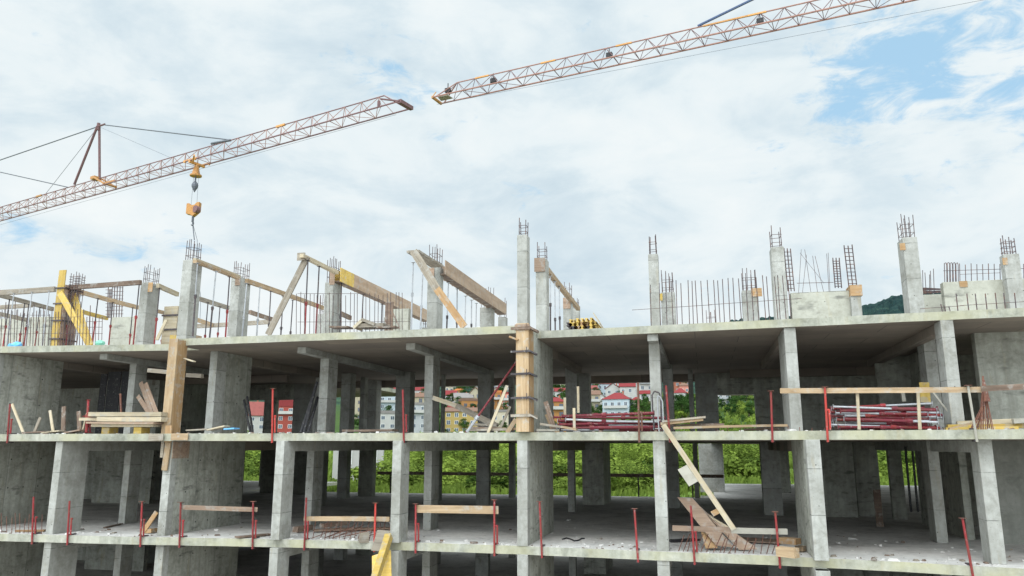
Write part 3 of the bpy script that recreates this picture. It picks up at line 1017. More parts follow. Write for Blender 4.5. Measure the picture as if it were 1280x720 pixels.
tbeam(426, 392, 438, 397.5, 8.55, 'tiny dark timber beam behind the plywood beam form with the yellow end', 'darkwood', 0.13, 0.2)
tbeam(516, 314, 547, 333, 8.60, 'wide timber beam from the top of the orange brace to its column', 'greywood', 0.42, 0.07)
tbeam(681, 334, 723, 386, 8.58, 'pale timber beam running back from the column with a plywood cap', 'pine', 0.16, 0.17)

# --- plywood beam forms: two tall sides and a soffit board
def beam_form(x, y0, y1, z0, z1, label, wdt=0.34, tip=0.0):
    t = thing('beam_form', label, 'beam form', (x, y0, z0), 'plywood beam forms above the top slab')
    L = y1 - y0
    for sx in (-wdt / 2, wdt / 2):
        b = MB()
        b.box(sx - 0.014, sx + 0.014, tip, L, 0, z1 - z0)
        b.build('side_board', M['ply_y'], t)
        if tip:
            b = MB()
            b.box(sx - 0.014, sx + 0.014, 0, tip - 0.003, 0, z1 - z0)
            b.build('end_board', M['yellow'], t)
    b = MB()
    b.box(-wdt / 2 + 0.015, wdt / 2 - 0.015, 0, L, 0.0, 0.03)
    b.build('soffit_board', M['darkwood'], t)
    k = int(L / 0.9)
    for i in range(k + 1):
        b = MB()
        y = 0.1 + (L - 0.2) * i / k
        b.box(-wdt / 2 - 0.055, -wdt / 2 - 0.016, y - 0.03, y + 0.03, 0.0, (z1 - z0) * 0.96)
        b.build('stiffener', M['ply'], t)
    return t


beam_form(-7.32, 3.60, 12.9, 8.36, 8.86, 'long plywood beam form with a bright yellow end on steel props', 0.30, 1.1)
beam_form(-3.44, 3.66, 12.2, 8.42, 8.92, 'tall plywood beam form without yellow end behind the orange brace', 0.34)

# --- braces and boards on the top slab
plank('brace_board', 'grey diagonal brace board leaning left from a timber beam end', at_y(335, 418.5, 0.95), at_y(384, 321, 1.05), 0.22, 0.05, M['greywood'], 'brace', None, (0, -1, 0.2))
b = MB()
pa, pb = at_y(372, 326, 0.98), at_y(382, 316, 0.98)
b.box(pa.x, pb.x, 0.93, 0.97, pa.z, pb.z)
tag(b.build('wooden_plate', M['greywood']), 'small grey board nailed on the top of the grey diagonal brace', 'board')
br = plank('brace_board', 'long diagonal brace board, pale above and orange below', at_y(549, 366, 1.0), at_y(517, 314, 1.05), 0.24, 0.05, M['greywood'], 'brace', None, (0, -1, 0.1))
b2 = plank('lower_board', None, at_y(580.5, 408.5, 0.93), at_y(546, 361, 0.95), 0.22, 0.05, M['orange'], up=(0, -1, 0.1))
mw = b2.matrix_world.copy()
b2.parent = br
b2.matrix_parent_inverse = br.matrix_world.inverted()
plank('brace_board', 'yellow brace board leaning from the yellow column form, left one of two', at_y(113, 433, 1.8), at_y(75, 366, 2.9), 0.24, 0.05, M['yellow'], 'brace', None, (0, -1, 0.1))
plank('brace_board', 'yellow brace board leaning from the yellow column form, right one of two', at_y(113, 432, 2.6), at_y(92, 369, 3.4), 0.24, 0.05, M['yellow'], 'brace', None, (0, -1, 0.1))
plank('brace_board', 'small light brace in front of the wooden column form', at_y(196, 425, 2.6), at_y(208, 400, 2.9), 0.12, 0.05, M['pale'], 'brace', None, (0, -1, 0.1))

# --- column forms
def px_box(b, u0, u1, vt, vb, y, d, mi=0):
    a, c = at_y(u0, vb, y), at_y(u1, vt, y)
    b.box(a.x, c.x, y, y + d, a.z, c.z, mi)
    return a, c


t = thing('column_form', 'yellow timber column form with two yellow braces on the top slab', 'column form', (at_y(70, 432, 2.9).x, 2.9, ZT), 'timber column forms')
base = t.location.copy()


def child_px(name, mat, u0, u1, vt, vb, y, d, z0=None, parent=None, bevel=0.004, slant=0.0):
    a, c = at_y(u0, vb, y), at_y(u1, vt, y)
    b = MB()
    z_ = a.z if z0 is None else z0
    b.hexa([(a.x, y, z_), (c.x - slant, y, z_), (c.x - slant, y + d, z_), (a.x, y + d, z_), (a.x + slant, y, c.z), (c.x, y, c.z), (c.x, y + d, c.z), (a.x + slant, y + d, c.z)])
    o = b.build(name, M[mat], None, bevel)
    if parent is not None:
        o.parent = parent
        o.matrix_parent_inverse = Matrix.Translation(-parent.location)
    return o


xa, xc = at_y(66.5, 400, 2.9).x, at_y(75, 400, 2.9).x
b = MB(); b.box(xa - t.location.x, xc - t.location.x, 0, 0.04, 0, at_y(71, 338, 2.9).z - ZT); b.build('front_panel', M['yellow_v'], t)
b = MB(); b.box(xc - t.location.x - 0.0, xc - t.location.x + 0.04, 0.042, 0.75, 0, 2.66); b.build('side_panel', M['ply'], t)
b = MB(); b.box(xa - t.location.x, xa - t.location.x + 0.04, 0.042, 0.75, 0, 2.66); b.build('side_panel', M['ply'], t)
for z in (0.55, 1.25, 1.9, 2.5):
    b = MB()
    b.box(xa - t.location.x - 0.06, xc - t.location.x + 0.12, -0.05, -0.003, z, z + 0.05)
    b.box(xc - t.location.x + 0.043, xc - t.location.x + 0.09, -0.002, 0.85, z, z + 0.05)
    b.build('clamp', M['dark_steel'], t)
cg = MB()
for i in range(4):
    for j in range(2):
        x = xc + 0.05 + i * 0.12
        cg.tube((x, 3.1 + j * .3, ZT), (x + 0.02, 3.1 + j * .3, ZT + 3.15 + rnd(-.1, .05)), 0.012, 5)
for k in range(8):
    z = ZT + 2.3 + k * 0.1
    cg.path([(xc + 0.03, 3.08, z), (xc + 0.45, 3.08, z), (xc + 0.45, 3.42, z), (xc + .03, 3.42, z), (xc + .03, 3.08, z)], 0.009, 4)
cg.build('rebar_cage', M['rebar'], bld)

x0, x1 = at_y(204, 400, 4.2).x, at_y(221, 400, 4.2).x
t = thing('column_form', 'pale wooden column form with dark horizontal clamps behind the tallest left column', 'column form', (x0, 4.2, ZT), 'timber column forms')
zt = at_y(210, 383, 4.2).z - ZT
b = MB(); b.box(0, x1 - x0, 0, 0.04, 0, zt); b.build('front_panel', M['pale'], t)
b = MB(); b.box(0, 0.04, 0.043, 0.6, 0, zt); b.build('side_panel', M['pine'], t)
b = MB(); b.box(x1 - x0 - 0.04, x1 - x0, 0.043, 0.6, 0, zt); b.build('side_panel', M['pine'], t)
for z in (0.3, 0.95, 1.5):
    b = MB(); b.box(-0.05, x1 - x0 + 0.05, -0.05, -0.002, z, z + 0.06); b.build('clamp', M['dark_steel'], t)

x0, x1 = at_y(481, 400, 1.9).x, at_y(490.5, 400, 1.9).x
t = thing('column_form', 'low brown wooden form behind the rebar mat under the plywood beam form', 'column form', (x0, 3.2, ZT), 'timber column forms')
x0, x1 = at_y(481, 400, 3.2).x, at_y(491, 400, 3.2).x
t.location.x = x0
b = MB(); b.box(0, x1 - x0, 0, 0.04, 0, 1.45); b.build('front_panel', M['darkwood'], t)
b = MB(); b.box(x1 - x0 + 0.002, x1 - x0 + 0.55, 0.02, 0.35, 0, 1.2); b.build('fresh_column', M['roofwall'], t)
plank('curved_board', 'bent board sticking up beside the low brown wooden form', at_y(500, 411, 2.9), at_y(489, 387, 2.9), 0.05, 0.02, M['darkwood'], 'board', None, (0, -1, 0))

# big form of the left front column, upper open storey
t = thing('column_form', 'tall tan timber column form at the slab edge on the left', 'column form', (-11.2, -0.02, ZM), 'timber column forms')
zt = TB + 0.17 - ZM
b = MB(); b.box(0.06, 0.37, 0, 0.04, 0.0, zt); b.build('front_panel', M['pine_v'], t, 0.004)
b = MB(); b.box(0.33, 0.37, 0.042, 0.50, 0.02, zt - 0.02); b.build('side_panel', M['orange_v'], t, 0.004)
b = MB(); b.box(0.06, 0.10, 0.042, 0.50, 0.02, zt - 0.02); b.build('side_panel', M['orange_v'], t, 0.004)
b = MB(); b.box(0.14, 0.19, 0.52, 0.57, 0.02, zt - 0.1); b.build('back_post', M['pine'], t, 0.004)
plank('spike_board', 'small pale board end poking out of the tall tan column form', at_y(231, 448, 0.3), at_y(243, 452, 0.1), 0.10, 0.03, M['pale'], 'board')
plank('cross_plank', 'weathered plank crossing behind the tall tan column form on its left', at_y(186, 463, 0.95), at_y(213, 465.5, 0.95), 0.15, 0.13, M['greywood'], 'plank', None)
plank('cross_plank', 'weathered plank crossing behind the tall tan column form on its right', at_y(234, 469, 1.1), at_y(253, 470, 1.1), 0.15, 0.13, M['greywood'], 'plank', None)
plank('form_board', 'orange board on the slab edge directly below the tall tan column form', at_y(210, 553, -0.12), at_y(211, 532, -0.12), 0.22, 0.04, M['orange'], 'board', None, (0, -1, 0))
plank('form_board', 'pale upright board below the orange board on the slab edge', at_y(205.5, 588, -0.13), at_y(210.5, 553, -0.13), 0.19, 0.05, M['pine'], 'board', None, (0, -1, 0))
plank('form_board', 'pale patch board fixed on the slab edge right of the tall tan column form', at_y(214, 546, edge_y(-10.6) - .03), at_y(235, 546, edge_y(-10.2) - .03), 0.03, 0.20, M['pine'], 'board')
plank('form_board', 'pale dirty patch board fixed on the slab edge left of the tall tan column form', at_y(186, 546.5, edge_y(-11.9) - .03), at_y(204, 546.5, edge_y(-11.3) - .03), 0.03, 0.20, M['greywood'], 'board')
b = MB()
b.box(-10.655, -10.63, -0.05, 0.72, MBm - 0.52, MBm - 0.01)
tag(b.build('plywood_board', M['ply']), 'brown plywood panel on the side of the wall under the slab edge', 'panel')
b = MB()
pa = at_y(201, 572, -0.1); pb = at_y(205.5, 553, -0.1)
b.box(pa.x - 0.02, pb.x, -0.12, -0.09, pa.z, MBm - 0.004)
tag(b.build('plywood_board', M['greywood']), 'narrow grey board hanging under the slab left of the pale upright board', 'panel')
# edge box of the top slab over it
t = thing('edge_form', 'low yellow wooden edge form on the end of the left top slab', 'edge form', (-11.75, 0.9, ZT))
b = MB(); b.box(-0.1, 0.75, 0.0, 0.04, 0.0, 0.22); b.build('front_board', M['yellow'], t, 0.004)
b = MB(); b.box(0.71, 0.75, 0.042, 0.5, 0.0, 0.22); b.build('end_board', M['pine'], t, 0.004)

# form of the middle front column with steel clamps
xl, xr = at_y(645, 480, -0.06).x, at_y(663.5, 480, -0.06).x
t = thing('column_form', 'tan timber column form with steel clamps in the middle of the facade', 'column form', (xl, -0.06, ZM), 'timber column forms')
W = xr - xl
zt = at_y(654, 404, -0.06).z - ZM
b = MB(); b.box(0, W - 0.06, 0, 0.03, 0.01, zt); b.build('front_panel', M['pine_v'], t, 0.003)
b = MB(); b.box(W - 0.085, W - 0.057, 0.032, 0.66, 0.01, zt - 0.05); b.build('side_panel', M['orange_v'], t, 0.003)
b = MB(); b.box(0.0, 0.028, 0.032, 0.66, 0.01, zt - 0.05); b.build('side_panel', M['pine'], t, 0.003)
for k, (v, mt) in enumerate([(411, 'darkwood'), (440, 'dark_steel'), (468, 'dark_steel'), (498, 'dark_steel'), (520, 'greywood')]):
    z = at_y(654, v, -0.06).z - ZM
    b = MB()
    hh = 0.055 if mt == 'dark_steel' else 0.075
    b.bar((-0.14, -0.035, z + 0.01), (W - 0.02, -0.035, z + 0.02), 0.05, hh)
    b.bar((W - 0.03, -0.06, z + 0.02), (W - 0.03 + (0.05 if k else 0.10), 0.7, z), 0.05, hh)
    b.bar((W - 0.06, -0.04, z + 0.05), (W + 0.2, -0.10, z - 0.08), 0.018, 0.03)
    b.tube((W - 0.10, -0.07, z - 0.04), (W - 0.10, -0.07, z + 0.14), 0.012, 5)
    b.build('clamp', M[mt], t)
b = MB(); b.box(-0.03, W - 0.02, -0.03, -0.003, zt - 0.20, zt - 0.03); b.build('head_board', M['ply'], t)
plank('spike_board', 'orange board end poking left from the head of the clamped column form', at_y(637, 421, -0.1), at_y(648, 425, -0.1), 0.14, 0.05, M['orange'], 'board')

# --- props on the top slab
PG = 'steel props on the top slab'


def roof_prop(u, v, z, label, mats=('red', 'dark_steel'), split=0.5, r=0.028):
    q = at_z(u, v, z)
    return prop((q.x + rnd(-.05, .05), q.y, ZT), q, label, PG, mats, r, split)


GS, RD, RG = ('grey_steel', 'grey_steel'), ('red', 'dark_steel'), ('red', 'grey_steel')
DK = ('dark_steel', 'dark_steel')
SETS = [
    ('under the long grey beam at far left', 'grey', [(17.5, 366.5), (40, 365), (61.5, 363.5)], 8.5, GS),
    ('under the sloping beam at far left', 'red', [(12, 374), (31, 379), (36, 380.5), (50, 384)], 8.45, RD),
    ('under the beam behind the yellow column form', 'dark red', [(89, 364), (122.5, 373), (141, 378), (166, 384.5)], 8.45, RD),
    ('beside the bare column with an orange patch', 'dark red', [(174, 356), (199.5, 360), (205, 391)], 8.45, RD),
    ('between the two tall left columns', 'mixed grey and red', [(247, 329), (270, 339), (287, 346)], 8.4, ('dark_steel', 'grey_steel')),
    ('behind the two tall left columns', 'thin dark red', [(245.5, 374), (260, 378), (275, 383)], 8.4, RD),
    ('under the brown beam behind the grey brace', 'thin', [(308.5, 354), (325, 359), (338.5, 364), (354, 370), (366, 375)], 8.45, ('dark_steel', 'dark_steel')),
    ('between the grey diagonal board and its column', 'tall red', [(385, 325.5), (399, 333)], 8.5, RD),
    ('under the plywood beam form with the yellow end', 'dark', [(427, 354), (454, 368), (477.5, 380)], 8.36, DK),
    ('behind the pale upper half of the orange brace', 'silver', [(516.5, 328), (528.5, 339)], 8.5, GS),
    ('under the tall plywood beam form', 'dark and silver', [(560.5, 353), (571.5, 361), (582, 370), (589.5, 375), (595.5, 379)], 8.40, ('dark_steel', 'grey_steel')),
    ('behind the column with a plywood cap', 'thin grey', [(688, 345), (693.5, 352), (699, 359)], 8.45, ('dark_steel', 'grey_steel')),
]
for where, col, pts, z, mt in SETS:
    for i, (u, v) in enumerate(pts):
        m2 = mt
        if where.startswith('under the brown beam') and i in (0, 1):
            m2 = GS
        if where.startswith('between the two tall') and i == 2:
            m2 = RD
        roof_prop(u, v, z, ('%s prop %s, %s' % (col, where, nth(i, len(pts)))).replace(', leftmost', ', leftmost one').replace(', rightmost', ', rightmost one'), m2, rnd(.42, .6))

# --- yellow formwork beams piled on the top slab, ends towards us
E1, E2 = at_y(708, 409, 2.3), at_y(747, 409, 2.3)
k = 0
NAMES = ['bottom', 'second', 'third', 'top']
for r_ in range(4):
    n_ = 7 if r_ < 3 else 6
    for i in range(n_):
        x = E1.x + (E2.x - E1.x) * (i + 0.5 + 0.15 * (r_ % 2)) / 7 + rnd(-.02, .02)
        z = ZT + 0.06 + r_ * 0.118
        y0 = 2.3 + rnd(-.16, .12)
        t = MB()
        mt = 'dark_steel' if r_ == 0 or random.random() < .10 else ('yellow' if random.random() < .8 else 'orange')
        hw = 0.042
        t.box(x - hw, x + hw, y0, y0 + 2.4, z - 0.055, z - 0.025)
        t.box(x - hw, x + hw, y0, y0 + 2.4, z + 0.025, z + 0.055)
        t.box(x - 0.018, x + 0.018, y0 + .002, y0 + 2.398, z - 0.0248, z + 0.0248)
        o = t.build('formwork_beam', M[mt])
        tag(o, '%s formwork beam in the pile on the top slab, %s layer, %s' % ('dark' if mt == 'dark_steel' else mt, NAMES[r_], nth(i, n_)), 'formwork beam', 'pile of yellow formwork beams')
plank('leaning_board', 'pale board leaning against the pile of yellow formwork beams', at_y(753, 409, 2.2), at_y(745, 396, 2.4), 0.5, 0.03, M['pale'], 'board', None, (1, 0, 0.6))

# --- boards and rubbish on the top slab
def flat(name, label, u0, v0, u1, v1, z, w, h, mat, cat='board', group=None):
    return plank(name, label, at_z(u0, v0, z), at_z(u1, v1, z), w, h, M[mat], cat, group)


def low(name, label, u0, v0, u1, v1, y, w, h, mat, cat='board', group=None, y1=None, up=(0, 0, 1)):
    """both ends on upright planes"""
    return plank(name, label, at_y(u0, v0, y), at_y(u1, v1, y if y1 is None else y1), w, h, M[mat], cat, group, up)


low('debris_board', 'dark red board lying at the slab edge below the column with the yellow ended form', 415, 409.5, 438, 409.5, 0.8, 0.4, 0.05, 'darkwood')
DG = 'loose boards in the heap by the low brown wooden form'
low('debris_board', 'yellowish board propped up like a roof, left side of the board heap', 446, 411, 457, 401, 0.9, 0.5, 0.09, 'pale', 'board', DG)
low('debris_board', 'yellowish board sloping right from the top of the board heap', 456, 400.5, 472, 407, 0.9, 0.5, 0.09, 'greywood', 'board', DG)
low('debris_board', 'flat grey board at the foot of the board heap', 452, 408.5, 483, 407.5, 0.95, 0.5, 0.12, 'greywood', 'board', DG)
low('debris_board', 'dark board end lying right of the board heap', 473, 410, 496, 409, 0.8, 0.3, 0.05, 'darkwood', 'board', DG)


def bag(name, label, u, v, y, w, h, mat):
    p = at_y(u, v, y)
    b = MB()
    n, m_ = 10, 6
    for j in range(m_ + 1):
        a = math.pi * j / m_
        for i in range(n):
            t_ = 2 * math.pi * i / n
            k = 1 + 0.25 * mnoise.noise((i * 1.3 + u, j * 1.1, v))
            b.v.append((p.x + w / 2 * k * math.sin(a) * math.cos(t_), p.y + w * .35 * k * math.sin(a) * math.sin(t_), max(ZT + .01, ZT + h / 2 - h / 2 * k * math.cos(a))))
    for j in range(m_):
        for i in range(n):
            b.f.append((j * n + i, j * n + (i + 1) % n, (j + 1) * n + (i + 1) % n, (j + 1) * n + i))
            b.mi.append(0)
    return tag(b.build(name, M[mat]), label, 'bag')


bag('plastic_bag', 'bright blue plastic bag on the top slab at the far left', 21, 431, 1.25, 0.42, 0.26, 'blue_bag')
bag('plastic_bag', 'pale blue crumpled plastic sheet beside the bright blue bag', 13, 431.5, 1.25, 0.2, 0.2, 'blue_bag')
bag('plastic_bag', 'green plastic bag on the top slab right of the yellow braces', 125, 430, 1.4, 0.34, 0.22, 'green_bag')

# --- red guard posts clamped on the slab edges
def guard_post(u, v_top, z_floor, label, lean=0.0, mat='red', clamp=True, head=True, tab=EDGE_L):
    # the foot is where the sight line at u crosses the slab edge
    x = 0.0
    for _ in range(6):
        y = edge_y(x, tab) - 0.045
        x = at_y(u, 545 if z_floor > 1 else 680, y).x
    q = at_y(u + lean, v_top, y)
    foot = Vector((x, y, z_floor - TH - 0.05))
    t = thing('guard_post', label, 'guard post', (x, y, z_floor), 'red guard posts clamped to the slab edges')
    dx = (q.x - x)
    top = q.z - z_floor
    b = MB(); b.tube((-dx * 0.2, 0, -TH - 0.06), (dx, 0, top), 0.028, 7); b.build('post', M[mat], t)
    if clamp:
        b = MB()
        b.tube((0.075, 0.02, 0.02), (0.075 + dx * .4, 0.02, min(0.52, top * .5)), 0.026, 7)
        b.tube((0.03, 0.02, min(0.5, top * .48)), (0.085, 0.02, min(0.5, top * .48)), 0.03, 6)
        b.build('clamp_screw', M[mat], t)
    b = MB()
    b.box(-0.035, 0.035, 0.0, 0.22, -TH - 0.055, -TH - 0.012)
    b.build('lower_jaw', M['dark_steel'], t)
    b = MB()
    b.box(-0.04, 0.04, 0.047, 0.30, 0.004, 0.035)
    b.build('upper_jaw', M['dark_steel'], t)
    if head:
        b = MB(); b.box(dx - 0.075, dx + 0.075, -0.06, 0.06, top, top + 0.012)
        b.build('head_plate', M['rustbar'], t)
    return t


for u, v, lean, lab, hd in [(39, 621, 3, 'red guard post at the far left of the lower slab among thin rusty bars', False), (83.5, 626, 3.5, 'red guard post beside the leftmost bare column of the lower slab', False),
                            (175, 627, 2.5, 'dull red guard post in front of an orange bracket on the lower slab', True), (224, 628, 2, 'red guard post holding the left end of the thin plank by the long wall', True),
                            (315.5, 627, 1.0, 'red guard post holding the right end of the thin plank by the long wall', True), (380.5, 622, 2.5, 'red guard post left of the tangle of rusty bars on the lower slab', False),
                            (468, 629, 1.5, 'bright red guard post behind the leaning yellow panel', True), (519.5, 630, 0.2, 'red guard post holding the left end of the wide plank on the lower slab', True),
                            (618, 625, 0.0, 'red guard post holding the right end of the wide plank on the lower slab', True), (677, 627, -2.5, 'lone red guard post before the middle wall of the lower slab', True),
                            (796.5, 636, -3.5, 'lone leaning red guard post between two columns on the lower slab', True), (867, 632, -3.5, 'magenta guard post in front of the leaning plywood sheets', False),
                            (973, 640, -4, 'red guard post right of the leaning plywood sheets', True), (1211, 648, -8, 'red guard post with a flat head at the far right of the lower slab', True)]:
    guard_post(u, v, ZL, lab, lean, 'brightred' if 'bright red' in lab else 'red', hd is False or u in (224, 315.5, 519.5, 618, 175), hd)
for u, v, lean, lab, mt, cl in [(9.5, 505, 3, 'red guard post at the far left of the upper slab beside a leaning stick', 'red', True), (340, 486, 1, 'bright red guard post on the upper slab in front of the dark bay', 'brightred', True),
                                (504.5, 487, -1, 'pinkish red guard post on the upper slab between two dark columns', 'red', True), (799, 478, -1.5, 'brown rusty guard post at the right end of the maroon prop pile', 'rustbar', True),
                                (837, 482, -4.5, 'thin red guard post leaning beside the board pile on the upper slab', 'red', False), (965.5, 489, -2, 'red guard post left of the big column on the upper slab', 'red', False),
                                (1034.5, 484, -3.5, 'stout bright red guard post left of the red prop pile', 'brightred', True), (1220, 482, -10, 'pale grey guard post with a flat head at the far right of the upper slab', 'plate', False)]:
    guard_post(u, v, ZM, lab, lean, mt, cl, u in (965.5, 1034.5, 1220, 340))

# guard planks
def gp(name, label, u0, v0, u1, v1, h, mat, off=0.03, y0=None):
    a = at_y(u0, v0, 0)
    for _ in range(5):
        a = at_y(u0, v0, edge_y(a.x) - off)
    c = at_y(u1, v1, 0)
    for _ in range(5):
        c = at_y(u1, v1, edge_y(c.x) - off)
    return plank(name, label, a, c, 0.03, h, M[mat], 'guard plank', 'guard planks along the slab edges')


gp('guard_plank', 'thin reddish guard plank between two posts by the long wall of the lower slab', 225, 634, 322, 637, 0.13, 'ply', -0.02)
gp('guard_plank', 'pinkish guard plank above the tangle of rusty bars on the lower slab', 380, 648.5, 487, 649, 0.13, 'pine', -0.08)
gp('guard_plank', 'wide pale guard plank between two red posts on the lower slab', 520, 636, 623, 637.5, 0.21, 'pine', -0.02)
gp('guard_plank', 'weathered guard plank crossing the leaning plywood sheets', 840.5, 660, 918, 662.5, 0.13, 'ply', -0.04)
gp('guard_plank', 'white guard plank right of the leaning plywood sheets', 914, 663, 984.5, 664.5, 0.14, 'plate', -0.02)
gp('guard_plank', 'long pine guard plank over the red prop pile on the upper slab', 975, 488.5, 1227, 487, 0.13, 'pine', -0.05)
gp('guard_plank', 'dark weathered guard plank at the far right of the upper slab', 1226, 486, 1300, 482.5, 0.13, 'darkwood', 0.05)

# --- pile of maroon props lying on the upper slab, and the red pile on the right
def pile(x0px, x1px, v_floor, y0, depth, rows, cols, mats, labels, group, seed, vtop, mixed=None):
    rs = random.Random(seed)
    k = 0
    for r_ in range(rows):
        for c_ in range(cols if r_ < rows - 1 else cols - 1):
            y = y0 + depth * (c_ + 0.5 * (r_ % 2)) / cols
            z = ZM + 0.06 + r_ * (0.118 if rows < 5 else 0.098)
            a = at_y(x0px + rs.uniform(-6, 14), 530, y)
            c = at_y(x1px + rs.uniform(-14, 6), 530, y)
            a = Vector((a.x, y, z + rs.uniform(-.015, .02)))
            a.z += rs.uniform(0, .05)
            c = Vector((c.x, y + rs.uniform(-.25, .25), max(ZM + .05, z + rs.uniform(-.12, .10))))
            if rs.random() < .5:
                a, c = c, a
            mm = mats[rs.randrange(len(mats))]
            where = 'front' if c_ == 0 else 'back' if c_ == cols - 1 else 'inner'
            prop(a, c, labels % (NAMES2[r_], where if cols < 4 else ['front', 'second', 'third', 'back', 'rear'][min(c_, 4)]), group, mm, 0.040 if rows < 5 else 0.035, rs.uniform(.3, .8), True)
            k += 1


NAMES2 = ['bottom', 'second', 'third', 'fourth', 'fifth', 'top']
pile(694, 826, 536, 0.55, 0.6, 4, 4, [('maroon', 'grey_steel'), ('maroon', 'maroon'), ('maroon', 'grey_steel')],
     'maroon steel prop lying in the middle pile, %s layer, %s row', 'maroon props piled on the upper slab', 5, 515)
pile(1044, 1172, 538, 0.0, 0.75, 6, 5, [('red', 'grey_steel'), ('red', 'grey_steel'), ('maroon', 'grey_steel'), ('red', 'plate'), ('maroon', 'maroon')],
     'red and grey steel prop lying in the right pile, %s layer, %s row', 'red props piled on the upper slab behind a plank', 11, 500)
# cradles and stakes round the piles
for u, v0, v1, y, lab in [(718, 510, 538, 0.35, 'pale wooden stake at the left end of the maroon prop pile'), (706.5, 497, 538, 0.9, 'tall pale stick behind the left end of the maroon prop pile'),
                          (723, 483, 516, 2.2, 'tall pale pole standing in front of the dark middle columns'), (1074, 491, 537, -0.35, 'pale wooden stake left of centre before the red prop pile'),
                          (1150, 491, 537, -0.42, 'pale wooden stake right of centre before the red prop pile')]:
    low('wooden_stake', lab, u, v1, u - (2.5 if u > 1000 else 0.5), v0, y, 0.07, 0.04, 'pale', 'stake', None, None, (0, -1, 0))
# bent dark conduits beside the maroon pile
b = MB()
for du, y in ((0, 0.5),):
    pts = [at_y(u, v, 0.5) for u, v in [(827, 540), (826, 500), (824, 491), (818, 489), (815, 494), (816, 515), (818, 538)]]
    b.path(pts, 0.022, 6)
tag(b.build('bent_pipe', M['dark_steel']), 'bent black pipe hoop by the right end of the maroon prop pile', 'pipe')
b = MB()
b.path([at_y(u, v, 0.3) for u, v in [(830, 541), (828, 502), (825, 496), (822, 495), (822.5, 520), (824, 540)]], 0.02, 6)
tag(b.build('bent_pipe', M['grey_steel']), 'bent grey pipe hoop just right of the black one', 'pipe')

# --- board pile right of the middle column on the upper slab
BP = 'loose boards on the upper slab near the long leaning board'
low('loose_board', 'dark edged board on top of the board pile on the upper slab', 828, 527, 882, 521.5, 0.25, 0.35, 0.05, 'greywood', 'board', BP)
low('loose_board', 'pale board under the dark edged board on the upper slab', 826, 530, 879, 524.5, 0.28, 0.32, 0.07, 'pine', 'board', BP)
low('loose_board', 'long pale yellow board along the slab edge left of the big column', 842, 535.2, 984, 531.8, 0.02, 0.2, 0.06, 'pine', 'board', BP)
low('loose_board', 'thin reddish board lying behind the long pale yellow board', 838, 532, 905, 530.5, 0.5, 0.3, 0.05, 'darkwood', 'board', BP)
low('loose_board', 'short red board lying at the end of the long pale yellow board', 930, 537, 975, 536, 0.3, 0.3, 0.05, 'darkwood', 'board', BP)
# yellow beams on the right
for i, (u0, v0, u1, v1, y, mt, lab) in enumerate([(1184, 533.5, 1290, 531.8, 0.35, 'yellow', 'upper yellow formwork beam at the right end of the upper slab'), (1182, 537.3, 1272, 535.8, 0.25, 'yellow', 'lower yellow formwork beam at the right end of the upper slab'),
                                                 (1196, 529.5, 1290, 525.5, 0.6, 'pale', 'pale formwork beam behind the yellow ones at the right end of the upper slab'), (1186, 536.0, 1236, 523.5, -0.1, 'pine', 'thin board slanting across the yellow formwork beams'), (1266, 526.5, 1300, 524.5, 0.2, 'plate', 'white beam end lying on the yellow formwork beams')]):
    low('formwork_beam', lab, u0, v0, u1, v1, y, 0.14, 0.11 if i != 3 else 0.04, mt, 'formwork beam', 'formwork beams at the right end of the upper slab')
# bundle of rusty bars standing as a cone
t = thing('rebar_bundle', 'cone of rusty bars standing upright at the end of the pine guard plank', 'rebar bundle', at_y(1231, 539, -0.55) * 1.0)
t.location.z = ZM
ap = at_y(1229, 470, -0.55)
b = MB()
for i in range(16):
    a = at_y(1212 + 30 * (i / 15.0) + rnd(-1, 1), 540, -0.55 + rnd(-.12, .3))
    b.tube((a.x - t.location.x, a.y - t.location.y, 0.0), (ap.x - t.location.x + rnd(-.02, .02), ap.y - t.location.y, ap.z - ZM - (0 if 5 < i < 11 else 0.55)), 0.011, 5)
b.build('bars', M['rustbar'], t)
b = MB()
b.tube((ap.x - t.location.x, ap.y - t.location.y, (ap.z - ZM) * .52), (ap.x - t.location.x, ap.y - t.location.y, (ap.z - ZM) * .93), 0.09, 8, 0, 0.02)
b.build('tied_sheaf', M['rustbar'], t)
low('leaning_bar', 'thin pale bar leaning behind the right column over the red prop pile', 1166, 490, 1186, 516, 0.9, 0.04, 0.04, 'plate', 'bar')
low('yellow_board', 'yellow board standing behind the right end of the red prop pile', 1157, 503, 1155, 478, 3.3, 0.26, 0.04, 'yellow', 'board', None, None, (0, -1, 0))
low('leaning_post', 'pale steel post behind the red prop pile', 1130, 502, 1128, 490, 3.0, 0.09, 0.09, 'plate', 'post', None, None, (0, -1, 0))

# --- timber stack and sticks on the left of the upper slab
TS = 'stack of pale timber beams on the upper slab'
for i, (u0, v0, u1, v1, y, h_, mt, lab) in enumerate([
        (115.5, 518, 206, 518, -0.15, 0.13, 'pale', 'longest pale beam on top of the timber stack'), (126, 524, 206, 524.3, -0.15, 0.14, 'pale', 'second pale beam from the top of the timber stack'),
        (104, 524.2, 126, 524.2, -0.05, 0.09, 'pale', 'short pale beam poking out left of the timber stack'), (116.5, 528.5, 200, 529, -0.12, 0.055, 'ply', 'thin reddish board in the middle of the timber stack'),
        (119, 531.5, 196, 531.5, -0.1, 0.10, 'pale', 'lowest pale beam of the timber stack'), (195, 529, 206, 527, 0.05, 0.16, 'darkwood', 'dark rotten beam end at the right of the timber stack')]):
    low('timber_beam', lab, u0, v0, u1, v1, y, 0.35 if i != 3 else .6, h_, mt, 'timber beam', TS)
